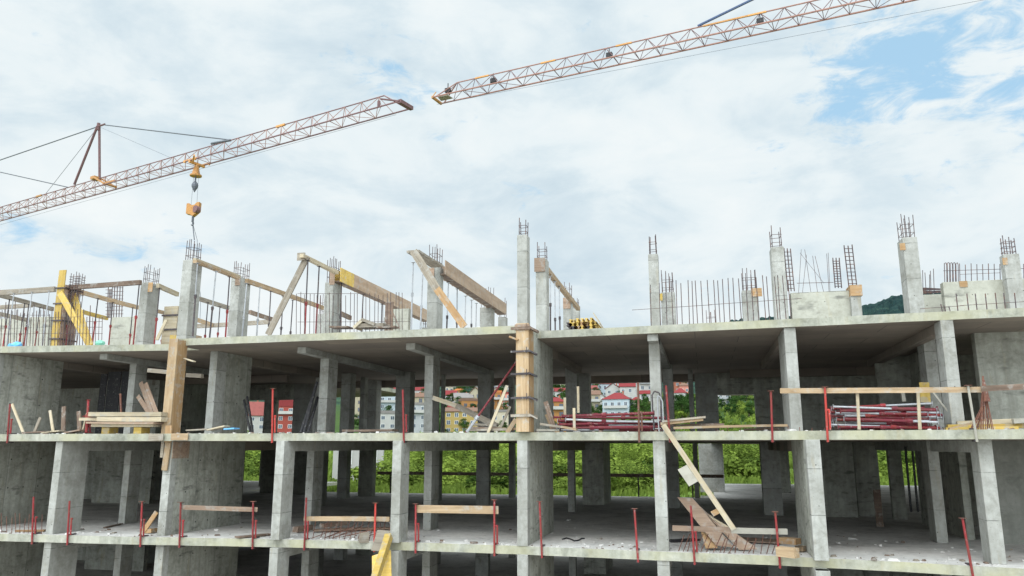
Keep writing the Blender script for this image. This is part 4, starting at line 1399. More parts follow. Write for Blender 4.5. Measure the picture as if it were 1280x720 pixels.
for u, lab in [(133, 'left yellow block under the timber stack'), (173, 'right yellow block under the timber stack')]:
    p = at_y(u, 538, -0.15)
    b = MB()
    b.box(p.x - 0.14, p.x + 0.14, -0.2, 0.2, ZM + 0.004, at_y(u, 534, -0.15).z)
    tag(b.build('support_block', M['yellow'], None, 0.01), lab, 'block')
SG = 'sticks and boards standing on the left of the upper slab'
for u0, v0, u1, v1, w_, mt, lab in [(30, 543, 15, 505, 0.08, 'pale', 'pale stick leaning against the leftmost red guard post'), (43, 540, 50.5, 522, 0.09, 'greywood', 'short dark leaning stick left of the pale short stick'),
                                    (66.5, 540, 62.5, 513, 0.08, 'pale', 'pale short stick standing before the left wall'), (79, 539, 80, 508, 0.14, 'darkwood', 'dark upright board right of the pale short stick'),
                                    (99.5, 537, 98.5, 514, 0.14, 'darkwood', 'dark short upright board left of the red leaning prop'), (103, 540, 109, 516, 0.05, 'pale', 'thin pale stick beside the red leaning prop'),
                                    (152, 532, 150.5, 492, 0.05, 'rustbar', 'thin rusty bar standing behind the timber stack')]:
    low('standing_stick', lab, u0, v0, u1, v1, 0.1 if u0 < 120 else 1.2, w_, 0.04, mt, 'stick', SG, None, (0, -1, 0))
prop(at_y(108, 541, 0.0), at_y(110.5, 500, 0.1), 'red leaning prop with a flat head left of the timber stack', PG + ' edge', ('red', 'red'), 0.045, 0.5)
prop(at_y(112.5, 541, 0.1), at_y(112, 522, 0.1), 'short red prop standing just right of the red leaning prop', PG + ' edge', ('maroon', 'red'), 0.03, 0.5)
for i, (u0, v0, u1, v1) in enumerate([(187, 517, 172.5, 495), (189.5, 517, 176, 478), (196, 517, 182, 479)]):
    low('leaning_board', 'brown board leaning on the column behind the timber stack, %s' % nth(i, 3), u0, v0, u1, v1, 2.2, 0.15, 0.03, 'ply', 'board', 'brown boards leaning behind the timber stack', 2.6, (0, -1, 0.3))
for i, (u0, u1) in enumerate([(32, 70), (56, 78), (84, 104)]):
    low('debris_board', ['splintered board lying below the left wall of the upper slab', 'pale splinter lying before the dark upright board', 'reddish board lying before the short upright board'][i], u0, 541, u1, 539.5 - i, 0.0, 0.3, 0.04, ['darkwood', 'pale', 'ply'][i], 'board', 'splintered boards on the left of the upper slab')
# dark sheets in the left bays
b = MB()
pa, pb = at_y(119, 536, 4.5), at_y(161, 464, 4.5)
for i in range(4):
    x0 = pa.x + (pb.x - pa.x) * i / 4
    x1 = pa.x + (pb.x - pa.x) * (i + 1) / 4 - 0.02
    b.box(x0, x1, 4.5 + 0.03 * (i % 2), 4.53 + 0.03 * (i % 2), ZM, pb.z - 0.08 * (i == 0))
tag(b.build('dark_sheeting', M['black']), 'dark grey sheeting standing in the left bay of the upper storey', 'sheeting')
# black pipes leaning on the column of the fourth bay
for i, (u0, v0, u1, v1) in enumerate([(376, 541, 394, 486), (380, 541, 396, 478), (385, 541, 397, 497)]):
    b = MB()
    b.tube(at_y(u0, v0, 1.3), at_y(u1, v1, 2.6), 0.05, 7)
    tag(b.build('black_pipe', M['black']), 'black pipe leaning on the column in the fourth bay, %s' % nth(i, 3), 'pipe', 'black pipes leaning in the fourth bay')
for i, (u0, v0, u1, v1) in enumerate([(313, 541, 305, 500), (316, 541, 309, 496)]):
    b = MB()
    b.tube(at_y(u0, v0, 2.0), at_y(u1, v1, 2.6), 0.04, 7)
    tag(b.build('black_pipe', M['black']), 'black pipe standing right of the grey wall pier, %s' % nth(i, 2), 'pipe', 'black pipes beside the grey wall pier')
for i, (u0, v0, u1, v1, mt, lab) in enumerate([(236, 538, 262, 536.5, 'greywood', 'grey board lying at the foot of the grey wall pier'), (262, 537.5, 284, 532.5, 'pale', 'pale board tilted on the rubbish by the grey wall pier'), (283, 536.5, 296, 535.5, 'blue_bag', 'blue scrap lying by the grey wall pier')]):
    low('debris_board', lab, u0, v0, u1, v1, 0.4, 0.3, 0.04, mt, 'board', 'rubbish by the grey wall pier')

# --- middle of the upper storey: red diagonal prop, planks
prop(at_y(583, 541, 0.3), at_y(647, 450, 1.2), 'long magenta prop leaning diagonally left of the clamped column form', PG + ' edge', ('grey_steel', 'maroon'), 0.04, 0.2)
for u0, v0, u1, v1, y, w_, mt, lab in [(610, 541, 634, 482, 0.5, 0.08, 'pale', 'pale stick leaning right of the long magenta prop'), (623, 540, 638, 508, 0.7, 0.07, 'greywood', 'short stick leaning by the clamped column form'),
                                       (541, 497, 571, 507.5, 3.0, 0.14, 'pale', 'pale plank end crossing the grey column in the middle bay'), (570, 507, 622, 533, 2.6, 0.18, 'greywood', 'weathered plank sloping down behind the long magenta prop'),
                                       (634, 541, 645, 524, 0.4, 0.12, 'pine', 'pale short board leaning against the clamped column form'), (693, 537, 682, 502, 0.7, 0.13, 'darkwood', 'dark board leaning right of the clamped column form'),
                                       (690, 536, 683, 518, 1.0, 0.09, 'pine', 'orange brown stick leaning behind the dark board')]:
    low('leaning_plank', lab, u0, v0, u1, v1, y, w_, 0.04, mt, 'plank', 'planks leaning in the middle of the upper storey', None, (0, -1, 0))
for i, (u0, v0, u1, v1, y, mt, lab) in enumerate([(585, 537.8, 640, 536.8, 0.7, 'greywood', 'bottom weathered board of the heap left of the clamped form'), (588, 534.5, 634, 536, 0.8, 'ply', 'middle board of the heap left of the clamped form'), (588, 530.5, 622, 531.5, 0.9, 'greywood', 'top weathered board of the heap left of the clamped form'),
                                                 (638, 537, 655, 534.5, 0.6, 'pine', 'pale board end beside the foot of the clamped form'), (676, 530, 704, 534, 0.4, 'greywood', 'weathered board sloping right of the clamped form'), (702, 533.5, 721, 537, 0.25, 'pine', 'yellow brown board end before the maroon prop pile'),
                                                 (672, 537.5, 700, 538, 0.5, 'plate', 'pale splinter lying right of the clamped form')]):
    low('heap_board', lab, u0, v0, u1, v1, y, 0.25, 0.06, mt, 'board', 'heaps of boards round the clamped column form')
low('threshold_board', 'rusty red board lying flat between the dark columns of the upper storey', 432, 538.5, 494, 537.8, 0.9, 0.5, 0.06, 'darkwood')

# --- lower storey
low('guard_bracket', 'orange board leaning like a brace beside the left wall column on the lower slab', 179.5, 664, 196, 640, 0.35, 0.14, 0.05, 'orange', 'bracket', None, None, (0, -1, 0))
low('guard_bracket', 'rusty board lying at the foot of the orange leaning board', 180, 664, 193, 663, 0.5, 0.3, 0.12, 'orange', 'bracket')
flat('dark_board', 'thin dark board lying on the lower slab behind a red guard post', 296, 671.5, 338, 667.5, ZL + 0.04, 0.25, 0.04, 'darkwood', 'board')
flat('thin_board', 'thin dark strip lying far back on the lower slab in the second bay', 131, 659.5, 152, 654.5, ZL + 0.03, 0.10, 0.03, 'darkwood', 'board')
flat('pale_board', 'rusty board lying at the far left edge of the lower slab', 20, 663.5, 56, 663, ZL + 0.04, 0.15, 0.05, 'orange', 'board')
b = MB()
pts = [at_z(u, v, ZL + 0.02) for u, v in [(703, 674), (708, 672.5), (714, 674), (718, 676), (723, 675.5), (727, 673), (731, 673)]]
b.path(pts, 0.02, 6)
tag(b.build('black_hose', M['black']), 'short black hose lying curled on the lower slab', 'hose')
for i, (u0, v0, u1, v1, z, w_, h_, mt, lab) in enumerate([(369, 662, 388, 659, .12, .2, .16, 'darkwood', 'dark box end at the left of the rusty bar tangle'), (392, 663, 488, 660, .06, .35, .05, 'ply', 'reddish board lying under the rusty bar tangle'), (402, 657, 432, 654, .16, .2, .12, 'darkwood', 'dark wet board lying across the rusty bar tangle'), (449, 672, 461, 671.5, .1, .12, .28, 'greywood', 'small pale block standing beside the leaning yellow panel')]):
    flat('tangle_board', lab, u0, v0, u1, v1, ZL + z, w_, h_, mt, 'board', 'boards among the rusty bar tangle')
for i in range(12):
    u = 392 + 8 * i
    bb = MB()
    bb.tube(at_z(u + rnd(-6, 6), 671 + rnd(-2, 2), ZL + .05), at_z(u + rnd(20, 46), 661 + rnd(-5, 5), ZL + rnd(.1, .4)), 0.011, 5)
    tag(bb.build('rusty_bar', M['rustbar']), 'bent rusty bar lying in the tangle on the lower slab', 'rebar', 'rusty bars lying in a tangle on the lower slab')

# leaning plywood sheets
def sheet(label, pts, y0, y1, mat, th=0.02):
    """a plywood sheet given by its four corners (pixels, far and near plane)"""
    P_ = [at_y(u, v, y) for (u, v), y in zip(pts, (y0, y0, y1, y1))]
    n = (P_[1] - P_[0]).cross(P_[3] - P_[0]).normalized() * th
    b = MB()
    b.hexa([P_[3], P_[2], P_[1], P_[0], P_[3] + n, P_[2] + n, P_[1] + n, P_[0] + n])
    return tag(b.build('plywood_sheet', M[mat]), label, 'plywood sheet', 'plywood sheets leaning on the lower slab')


sheet('biggest brown plywood sheet leaning over the lower slab edge', [(846.5, 621.5), (866, 623), (917, 684), (895, 682)], 0.9, 0.45, 'ply')
sheet('reddish plywood sheet leaning behind the biggest brown one', [(866, 623.5), (884, 641), (947, 686), (925, 687)], 1.0, 0.5, 'ply')
sheet('orange plywood sheet slipping down under the biggest brown one', [(876, 664), (889, 664), (897, 684.5), (882, 685.5)], 0.8, 0.45, 'orange')
plank('pale_edge_board', 'thin pale board along the top edge of the leaning plywood sheets', at_y(876, 639, 1.0), at_y(912, 660, .8), 0.05, 0.04, M['pale'], 'board')
lb = plank('long_board', 'very long pale board leaning from the lower slab up over the upper slab edge', at_y(917.5, 662, -0.1), at_y(829, 531, -0.2), 0.13, 0.05, M['pale'], 'board', None, (0, -1, 0))
b = MB()
P4 = [at_y(u, v, -0.16) for u, v in [(847, 587), (858.5, 581), (872.5, 601.5), (861.5, 608)]]
off = Vector((0, -0.03, 0))
b.hexa([P4[3], P4[2], P4[1], P4[0], P4[3] + off, P4[2] + off, P4[1] + off, P4[0] + off])
tag(b.build('pale_board', M['plate']), 'small pale board fixed to the very long leaning board', 'panel')
b = MB()
P4 = [at_y(u, v, -0.10) for u, v in [(888, 639.5), (896, 635.5), (900.5, 641), (892, 645.5)]]
b.hexa([P4[3], P4[2], P4[1], P4[0], P4[3] + off, P4[2] + off, P4[1] + off, P4[0] + off])
tag(b.build('orange_block', M['orange']), 'small orange block fixed low on the very long leaning board', 'block')
for i, (u0, v0, u1, v1, z, w_, h_, mt, lab) in enumerate([(973, 689, 996, 691.5, .14, .25, .22, 'pine', 'pale box board lying by the foot of the big column'), (976, 675, 998, 677, .28, .3, .14, 'orange', 'orange box board lying behind the pale one by the big column'), (996, 685, 1006, 686, .08, .2, .12, 'pine', 'short board end touching the foot of the big column'),
                                                         (924, 674, 978, 677, .05, .9, .03, 'darkwood', 'brown sheet lying flat beside the leaning plywood sheets'), (836, 676, 872, 674, .04, .3, .04, 'black', 'black strip lying beside the leaning plywood sheets')]):
    flat('lying_board', lab, u0, v0, u1, v1, ZL + z, w_, h_, mt, 'board', 'boards lying right of the leaning plywood sheets')
# yellow panel leaning at the bottom edge
t = thing('yellow_formwork_panel', 'bright yellow formwork beam with boards leaning on the lower slab edge', 'formwork panel', at_y(462, 745, -1.6))
o0 = t.location.copy()
b = MB(); b.bar((0, 0, 0), at_y(486, 670, -0.05) - o0, 0.18, 0.20, 0, (0, -1, 0.3)); b.build('yellow_beam', M['yellow'], t, 0.006)
b = MB(); b.bar(at_y(474, 690, -0.3) + Vector((-0.05, 0.14, 0)) - o0, at_y(484, 664, 0.05) + Vector((-0.1, 0.14, 0)) - o0, 0.50, 0.03, 0, (0, -1, 0.3)); b.build('backing_board', M['greywood'], t)
b = MB(); b.bar(at_y(478, 760, -1.2) - o0, at_y(475, 692, -0.3) + Vector((0, .1, 0)) - o0, 0.55, 0.03, 0, (0, -1, 0.3)); b.build('lower_board', M['yellow'], t)
# guard rail at the far edge
t = thing('back_guard_rail', 'dark guard rail along the far edge of the lower floor in front of the greenery', 'guard rail', (-4, 21.6, ZL))
b = MB()
b.bar((-9.3, 0, 1.12), (10.0, 0, 1.10), 0.05, 0.17)
b.build('rail', M['darkwood'], t)
for x in (-8.5, -5.5, -0.35, 2.2, 5.6, 8.4):
    b = MB(); b.box(x - 0.035, x + 0.035, 0.03, 0.10, 0, 1.03); b.build('post', M['dark_steel'], t)
for i, (u, y) in enumerate([(1131.5, 6.0), (1140, 6.0)]):
    b = MB(); b.tube(at_y(u + 7.5, 640, y), at_y(u, 558, y), 0.035, 6)
    tag(b.build('dark_prop_tube', M['black']), 'thin black tube standing between floor and ceiling in the right bay, %s' % nth(i, 2), 'tube', 'thin black tubes in the right bay')
b = MB(); b.box(*[at_y(1094, 640, 8).x, at_y(1103, 640, 8).x], 8, 8.05, ZL, at_y(1098, 612, 8).z)
tag(b.build('leaning_door', M['darkwood']), 'dark red board standing in the gloom of the right bay', 'board')

# crumbs of concrete, wood chips and dust lumps scattered over the floors
rs = random.Random(77)
for z, n_, tag_z in ((ZL, 520, 'lower'), (ZM, 260, 'upper'), (ZT, 90, 'top')):
    b = MB()
    for _ in range(n_):
        x = rs.uniform(-18, 13.5)
        tab = EDGE_T if z == ZT else EDGE_L
        y = edge_y(x, tab) + 0.03 + abs(rs.gauss(0, 0.5 if rs.random() < .5 else 3.0))
        r_ = rs.choice((0.012, 0.016, 0.02, 0.028, 0.04)) * rs.uniform(.6, 1.4)
        c0 = Vector((x, y, z + r_ * .3))
        k = rs.uniform(.5, 2.4)
        a = rs.uniform(0, 3.14)
        dx = Vector((math.cos(a), math.sin(a), 0)) * r_ * k
        dy = Vector((-math.sin(a), math.cos(a), 0)) * r_
        dz = Vector((0, 0, r_ * .6))
        j = lambda: Vector((rs.uniform(-.3, .3), rs.uniform(-.3, .3), rs.uniform(-.2, .2))) * r_
        b.hexa([c0 - dx - dy - dz * .5 + j(), c0 + dx - dy - dz * .5 + j(), c0 + dx + dy - dz * .5 + j(), c0 - dx + dy - dz * .5 + j(), c0 - dx * .7 - dy * .7 + dz + j(), c0 + dx * .7 - dy * .7 + dz + j(), c0 + dx * .7 + dy * .7 + dz + j(), c0 - dx * .7 + dy * .7 + dz + j()], 0 if rs.random() < .62 else (1 if rs.random() < .7 else 2))
    tag(b.build('rubble', [M['floor'], M['darkwood'], M['greywood']]), 'crumbs of concrete and wood chips scattered over the %s slab' % tag_z, 'rubble', None, 'stuff')


# ------------------------------------------------------------------ tower cranes
def jib(parent, A, B_, sec, h, w_, mats, taper_end=True, name='jib'):
    """lattice jib from A to B_ (bottom axis): two lower chords, one upper chord, zigzag bracing"""
    A, B_ = Vector(A), Vector(B_)
    d = (B_ - A)
    L = d.length
    d.normalize()
    side = Vector((-d.y, d.x, 0)).normalized()
    upv = Vector((0, 0, 1))
    n = int(L / sec)
    ch, br = MB(), MB()

    def lo(s, k):
        return A + d * s + side * (k * w_ / 2)

    def hi(s):
        return A + d * s + upv * h

    ch.tube(lo(0, -1), lo(L, -1), 0.062, 6)
    ch.tube(lo(0, 1), lo(L, 1), 0.062, 6)
    end = L - sec * 1.2 if taper_end else L
    ch.tube(hi(0), hi(end), 0.05, 6)
    for k in (-1, 1):
        if taper_end:
            ch.tube(hi(end), lo(L - 0.3, k), 0.05, 5)
    for i in range(n):
        s0, s1, sm = i * sec, (i + 1) * sec, (i + 0.5) * sec
        for k in (-1, 1):
            if sm <= end:
                br.tube(lo(s0, k), hi(sm), 0.026, 4, cap=False)
                br.tube(hi(sm), lo(s1, k), 0.026, 4, cap=False)
        br.tube(lo(s0, -1), lo(s0, 1), 0.028, 4, cap=False)
        br.tube(lo(s0, -1 if i % 2 else 1), lo(s1, 1 if i % 2 else -1), 0.02, 4, cap=False)
    c = ch.build(name, mats[0], parent)
    b = br.build('lattice', mats[1], c)
    return c, d, side, L, lo, hi


def mast(parent, x, y, z1, mats, w_=1.6):
    b = MB()
    z0 = -3.4
    k = w_ / 2
    cs = [(-k, -k), (k, -k), (k, k), (-k, k)]
    for cx, cy in cs:
        b.tube((x + cx, y + cy, z0), (x + cx, y + cy, z1), 0.10, 6)
    n = int((z1 - z0) / 1.6)
    for i in range(n):
        za, zb = z0 + (z1 - z0) * i / n, z0 + (z1 - z0) * (i + 1) / n
        for j in range(4):
            p, q = cs[j], cs[(j + 1) % 4]
            b.tube((x + p[0], y + p[1], za), (x + q[0], y + q[1], zb), 0.045, 4, cap=False)
            b.tube((x + p[0], y + p[1], zb), (x + q[0], y + q[1], zb), 0.04, 4, cap=False)
    return b.build('mast', mats[0], parent)


CR = (M['crane'], M['crane_dark'])
H1 = 27.6
ta, tb = at_z(-330, 362, H1), at_z(507, 131, H1)
# keep the whole jib level and straight: refit the far end on the line of sight through the left border
la = at_z(0, 272, H1)
dd = (tb - la).normalized()
A1 = tb - dd * ((tb - la).length + 34)
crane = thing('tower_crane', 'rusty tower crane jib with an upright strut, trolley and orange hook block', 'tower crane', (A1.x, A1.y, -3.4))
inv = Matrix.Translation(-crane.location)


class Off:
    """parts of a crane are written in world positions and shifted to its base"""
    def __init__(self, t):
        self.t = t

    def add(self, o):
        o.parent = self.t
        o.matrix_parent_inverse = Matrix.Translation(-self.t.location)
        return o


X1 = Off(crane)
Jh, Jw = 1.25, 1.45
c, d1, s1, L1, lo1, hi1 = jib(None, A1, tb, 1.75, Jh, Jw, (M['crane_dark'], M['crane']))
X1.add(c)
X1.add(mast(None, A1.x - 0.0, A1.y, H1, CR))


def along(u, v):
    """distance along the left jib for a pixel"""
    p = at_z(u, v, H1)
    return (p - A1).dot(d1)


def find_s(u):
    best, bs = 1e9, 0
    for i in range(1200):
        s = L1 * i / 1200
        p = A1 + d1 * s
        r = p - CAM
        f_ = Vector((-math.sin(YAW) * math.cos(PITCH), math.cos(YAW) * math.cos(PITCH), math.sin(PITCH)))
        rt = Vector((math.cos(YAW), math.sin(YAW), 0))
        if r.dot(f_) < 1:
            continue
        uu = 640 + FPX * r.dot(rt) / r.dot(f_)
        if abs(uu - u) < best:
            best, bs = abs(uu - u), s
    return bs


sA = find_s(118)
# upright strut of the jib with its ties
def top_at(u, v, s):
    base_ = A1 + d1 * s
    d = pixel_dir(u, v)
    k = (base_ - CAM).dot(Vector((d.x, d.y, 0))) / Vector((d.x, d.y, 0)).dot(Vector((d.x, d.y, 0)))
    return CAM + d * k


ap = top_at(123, 158, sA)
b = MB()
for s_, k in ((sA - 3.4, -1), (sA + 0.3, 1)):
    b.tube(hi1(s_) + s1 * (k * 0.2), ap + s1 * (k * 0.1), 0.12, 6)
b.tube(ap - Vector((0, 0, .4)), ap + Vector((0, 0, .35)), 0.16, 6)
b.tube(ap + d1 * -0.2, ap + d1 * 1.1, 0.10, 5)
X1.add(b.build('jib_strut', M['crane_dark'], None))
b = MB()
b.box(-0.35, 0.35, -0.4, 0.4, -0.14, 0.14)
b.bar((0.3, -0.5, 0), (2.6, -0.6, -1.2), 0.16, 0.14)
b.bar((0.3, 0.5, 0), (2.6, 0.6, -1.2), 0.16, 0.14)
b.tube((2.5, -0.7, -1.15), (2.5, 0.7, -1.15), 0.12, 6)
b.box(2.3, 4.2, -0.62, -0.5, -1.2, -1.05)
o = b.build('strut_foot', M['crane_orange'], None)
o.matrix_world = Matrix.Translation(hi1(sA) + Vector((0, 0, 0.1))) @ frame_matrix((0, 0, 0), d1)
X1.add(o)
sB = find_s(288)
b = MB()
b.tube(ap + d1 * 0.8, hi1(sB), 0.055, 5)
b.tube(hi1(sB) - d1 * 2.6 + Vector((0, 0, .2)), hi1(sB) - d1 * 0.1, 0.12, 5)
b.tube(ap, top_at(-260, 289, 2.0), 0.055, 5)
b.tube(ap, hi1(find_s(55)), 0.022, 4)
b.tube(ap, hi1(find_s(212)), 0.018, 4)
b.tube(hi1(find_s(84)), top_at(-260, 157, 2.0), 0.05, 5)
X1.add(b.build('tie_cables', M['cable'], None))
b = MB()
b.tube(A1 + Vector((0, 0, 0)), top_at(-260, 150, 2.0), 0.25, 6)
X1.add(b.build('tower_head', M['crane_dark'], None))
for u in (47, 350):
    b = MB()
    p = hi1(find_s(u))
    b.bar(p - d1 * 0.5, p + d1 * 0.5, 0.16, 0.16)
    X1.add(b.build('chord_joint', M['crane_orange'], None))
# jib nose
b = MB()
b.bar(tb - s1 * 0.75, tb + s1 * 0.75, 0.3, 0.28)
b.tube(tb - s1 * 0.75 + Vector((0, 0, .0)), tb - s1 * 0.75 + Vector((0, 0, .6)) - d1 * 1.8, 0.07, 5)
b.tube(tb - d1 * 2 - s1 * .7, tb - d1 * 2 - s1 * .7 + Vector((0, 0, .5)), 0.12, 5)
X1.add(b.build('jib_nose', M['crane_dark'], None))
# trolley under the jib, with its swivel and hook
sT = find_s(246)
tc = A1 + d1 * sT
b = MB()
for k in (-1, 1):
    b.bar(tc + d1 * -0.9 + s1 * k * 0.72 + Vector((0, 0, .06)), tc + d1 * 0.9 + s1 * k * 0.72 + Vector((0, 0, .06)), 0.09, 0.12)
    for q in (-0.7, 0.7):
        b.tube(tc + d1 * q + s1 * (k * .68), tc + d1 * q + s1 * (k * .80), 0.13, 8)
b.bar(tc - s1 * 0.8 - Vector((0, 0, .12)), tc + s1 * 0.8 - Vector((0, 0, .12)), 0.22, 0.2)
b.bar(tc - s1 * 0.7 + d1 * 0.4 - Vector((0, 0, .2)), tc + d1 * 1.6 - s1 * 1.5 - Vector((0, 0, .1)), 0.14, 0.14)
tr = b.build('trolley', M['crane_orange'], None)
X1.add(tr)
b = MB()
b.tube(tc - Vector((0, 0, .2)), tc - Vector((0, 0, 1.15)), 0.16, 8, 0, 0.38)
b.tube(tc - Vector((0, 0, 1.15)), tc - Vector((0, 0, 1.28)), 0.52, 10)
sw = b.build('rope_guide', M['crane_orange'], None)
X1.add(sw)
b = MB()
b.tube(tc - Vector((0, 0, 1.28)), tc - Vector((0, 0, 2.1)), 0.07, 6)
for k in range(6):
    z0, z1 = 1.75 + k * 0.17, 1.92 + k * 0.17
    r0 = [0.08, .22, .29, .28, .21, .11][k]
    r1 = [.22, .29, .28, .21, .11, 0.03][k]
    b.tube(tc - Vector((0, 0, z0)), tc - Vector((0, 0, z1)), r0, 9, 0, r1)
X1.add(b.build('hook_weight', M['cable'], None))
hb = top_at(242, 262.5, sT)
b = MB()
# heart-shaped cheek plates of the hook block
prof = [(-0.9, 0.62), (-0.55, 0.66), (-0.3, 0.45), (0.2, 0.48), (0.5, 0.75), (0.9, 0.8), (0.88, -0.15), (0.4, -0.5), (0.05, -0.72), (-0.3, -0.55), (-0.9, -0.45)]
for k in (1,):
    n0 = len(b.v)
    rt_ = Vector((math.cos(YAW), math.sin(YAW), 0))
    fw_ = Vector((-math.sin(YAW), math.cos(YAW), 0))
    for t_ in (0, 1):
        for px2, pz2 in prof:
            q = hb + rt_ * px2 * 0.62 + fw_ * (-0.25 + 0.5 * t_) + Vector((0, 0, pz2 * .85))
            b.v.append(tuple(q))
    m_ = len(prof)
    b.f.append(tuple(range(n0, n0 + m_)))
    b.f.append(tuple(range(n0 + m_, n0 + 2 * m_)))
    b.mi += [0, 0]
    for i in range(m_):
        j = (i + 1) % m_
        b.f.append((n0 + i, n0 + j, n0 + m_ + j, n0 + m_ + i))
        b.mi.append(0)
blk = b.build('hook_block', M['crane_orange'], None)
X1.add(blk)
b = MB()
for px2 in (-0.35, 0.4):
    b.tube(hb + d1 * px2 - s1 * 0.2, hb + d1 * px2 + s1 * 0.2, 0.32, 12)
X1.add(b.build('pulley', M['crane_dark'], None))
b = MB()
b.tube(hb - Vector((0, 0, .6)), hb - Vector((0, 0, 1.1)), 0.10, 6)
pts = [hb + Vector((0, 0, -1.1)) + d1 * (0.16 * math.sin(a)) - Vector((0, 0, 0.16 - 0.16 * math.cos(a))) for a in [i * 0.6 for i in range(8)]]
b.path(pts, 0.05, 5)
X1.add(b.build('hook', M['cable'], None))
b = MB()
for k, off_ in ((-.4, -.3), (.4, .35)):
    b.tube(tc + d1 * off_ - Vector((0, 0, .4)), hb + d1 * k, 0.013, 4)
X1.add(b.build('hoist_ropes', M['cable'], None))
b = MB()
b.tube(hb - Vector((0, 0, 1.15)), top_at(243, 300, sT), 0.045, 5)
b.tube(hb - Vector((0, 0, 1.15)), top_at(246.5, 300, sT) , 0.02, 4)
b.path([top_at(246.5, 300, sT), top_at(247, 340, sT), top_at(251, 372, sT), top_at(250, 398, sT)], 0.02, 4)
tag(b.build('lifting_sling', M['cable']), 'thin grey lifting slings hanging from the orange hook block', 'sling')
b = MB()
for k in (-1, 1):
    b.tube(lo1(4, k) - Vector((0, 0, .6)), lo1(L1 - 1, k * .2) - Vector((0, 0, .5)), 0.012, 4)
X1.add(b.build('trolley_rope', M['cable'], None))

# second crane, only its jib in the picture
H2 = 30.0
nb = at_z(546, 125.5, H2)
mb = at_z(1118, -1, H2)
d2 = (mb - nb).normalized()
far = nb + d2 * ((mb - nb).length + 16)
crane2 = thing('tower_crane', 'tower crane jib pointing down from the top right corner, without hook', 'tower crane', (far.x, far.y, -3.4))
X2 = Off(crane2)
c, dj, s2, L2, lo2, hi2 = jib(None, far, nb, 1.55, 1.15, 1.3, (M['crane'], M['crane_dark']))
X2.add(c)
X2.add(mast(None, far.x, far.y, H2 + 9, (M['crane'],)))


def find_s2(u):
    best, bs = 1e9, 0
    f_ = Vector((-math.sin(YAW) * math.cos(PITCH), math.cos(YAW) * math.cos(PITCH), math.sin(PITCH)))
    rt = Vector((math.cos(YAW), math.sin(YAW), 0))
    for i in range(1200):
        s = L2 * i / 1200
        r = far + dj * s - CAM
        if r.dot(f_) < 1:
            continue
        uu = 640 + FPX * r.dot(rt) / r.dot(f_)
        if abs(uu - u) < best:
            best, bs = abs(uu - u), s
    return bs


for u in (780, 685, 602, 948):
    b = MB()
    p = hi2(find_s2(u))
    b.bar(p - dj * 0.6, p + dj * 0.6, 0.11, 0.11)
    X2.add(b.build('chord_joint', M['crane_orange'], None))
b = MB()
b.bar(hi2(find_s2(880)), hi2(find_s2(950)), 0.10, 0.10)
X2.add(b.build('chord_joint', M['crane_orange'], None))
b = MB()
sC = find_s2(873)
b.tube(hi2(sC) + Vector((0, 0, .1)), far + Vector((0, 0, 9.0)), 0.09, 6)
X2.add(b.build('tie_bar', M['blue_cable'], None))
for u, z in ((560, .5), (617, .55), (762, .6), (951, .6)):
    p = hi2(find_s2(u)) - Vector((0, 0, z))
    b = MB()
    b.bar(p - dj * 0.22, p + dj * 0.22, 0.3, 0.34)
    b.bar(p + Vector((0, 0, .15)), p + Vector((0, 0, .62)), 0.06, 0.06)
    X2.add(b.build('lamp_box', M['black'], None))
b = MB()
b.bar(nb - s2 * 0.7, nb + s2 * 0.7, 0.16, 0.18)
b.bar(nb + s2 * 0.6 + dj * 0.1, nb + dj * 0.1 + Vector((0, 0, 0.75)), 0.06, 0.06)
X2.add(b.build('jib_nose', M['crane_orange'], None))
b = MB()
pn = [nb - dj * 0.2 - s2 * .35, nb - dj * 1.3 - s2 * .35, nb - dj * 1.2 + s2 * .35, nb - dj * .3 + s2 * .35]
b.hexa([q + Vector((0, 0, .05)) for q in pn] + [q + Vector((0, 0, .1)) for q in pn])
X2.add(b.build('nose_plate', M['greywood'], None))
b = MB()
b.tube(nb - Vector((0, 0, .35)), far - Vector((0, 0, 1.6)), 0.012, 4)
X2.add(b.build('trolley_rope', M['cable'], None))


# ------------------------------------------------------------------ greenery on the slope
def leaf_mat(name, dark, light):
    m = bpy.data.materials.new(name)
    m.use_nodes = True
    t = NT(m.node_tree)
    tc = t.node('ShaderNodeTexCoord').outputs['Object']
    rn = t.node('ShaderNodeObjectInfo').outputs['Random']
    g_ = t.node('ShaderNodeNewGeometry').outputs['Random Per Island']
    n = t.noise(tc, 1.6, 4, 0.6)
    f_ = t.math('ADD', t.math('ADD', t.math('MULTIPLY', n, 0.55), t.math('MULTIPLY', g_, 0.25)), t.math('MULTIPLY', rn, 0.5))
    c = t.ramp(f_, [(0.30, dark), (0.95, light)])
    df = t.node('ShaderNodeBsdfDiffuse', inp={'Color': c})
    tr = t.node('ShaderNodeBsdfTranslucent', inp={'Color': c})
    mxx = t.node('ShaderNodeMixShader', inp={0: 0.35, 1: df.outputs[0], 2: tr.outputs[0]})
    t.node('ShaderNodeOutputMaterial', inp={0: mxx.outputs[0]})
    return m


M['leaf'] = leaf_mat('bush_leaves', (0.022, 0.050, 0.012), (0.28, 0.37, 0.07))
M['tree_leaf'] = leaf_mat('tree_leaves', (0.018, 0.050, 0.016), (0.075, 0.14, 0.035))
M['grass'] = leaf_mat('undergrowth_leaves', (0.060, 0.11, 0.022), (0.22, 0.29, 0.06))
M['bark'] = paint('bark', (0.09, 0.065, 0.045), (0.05, 0.04, 0.03), 0.6, 0.9)


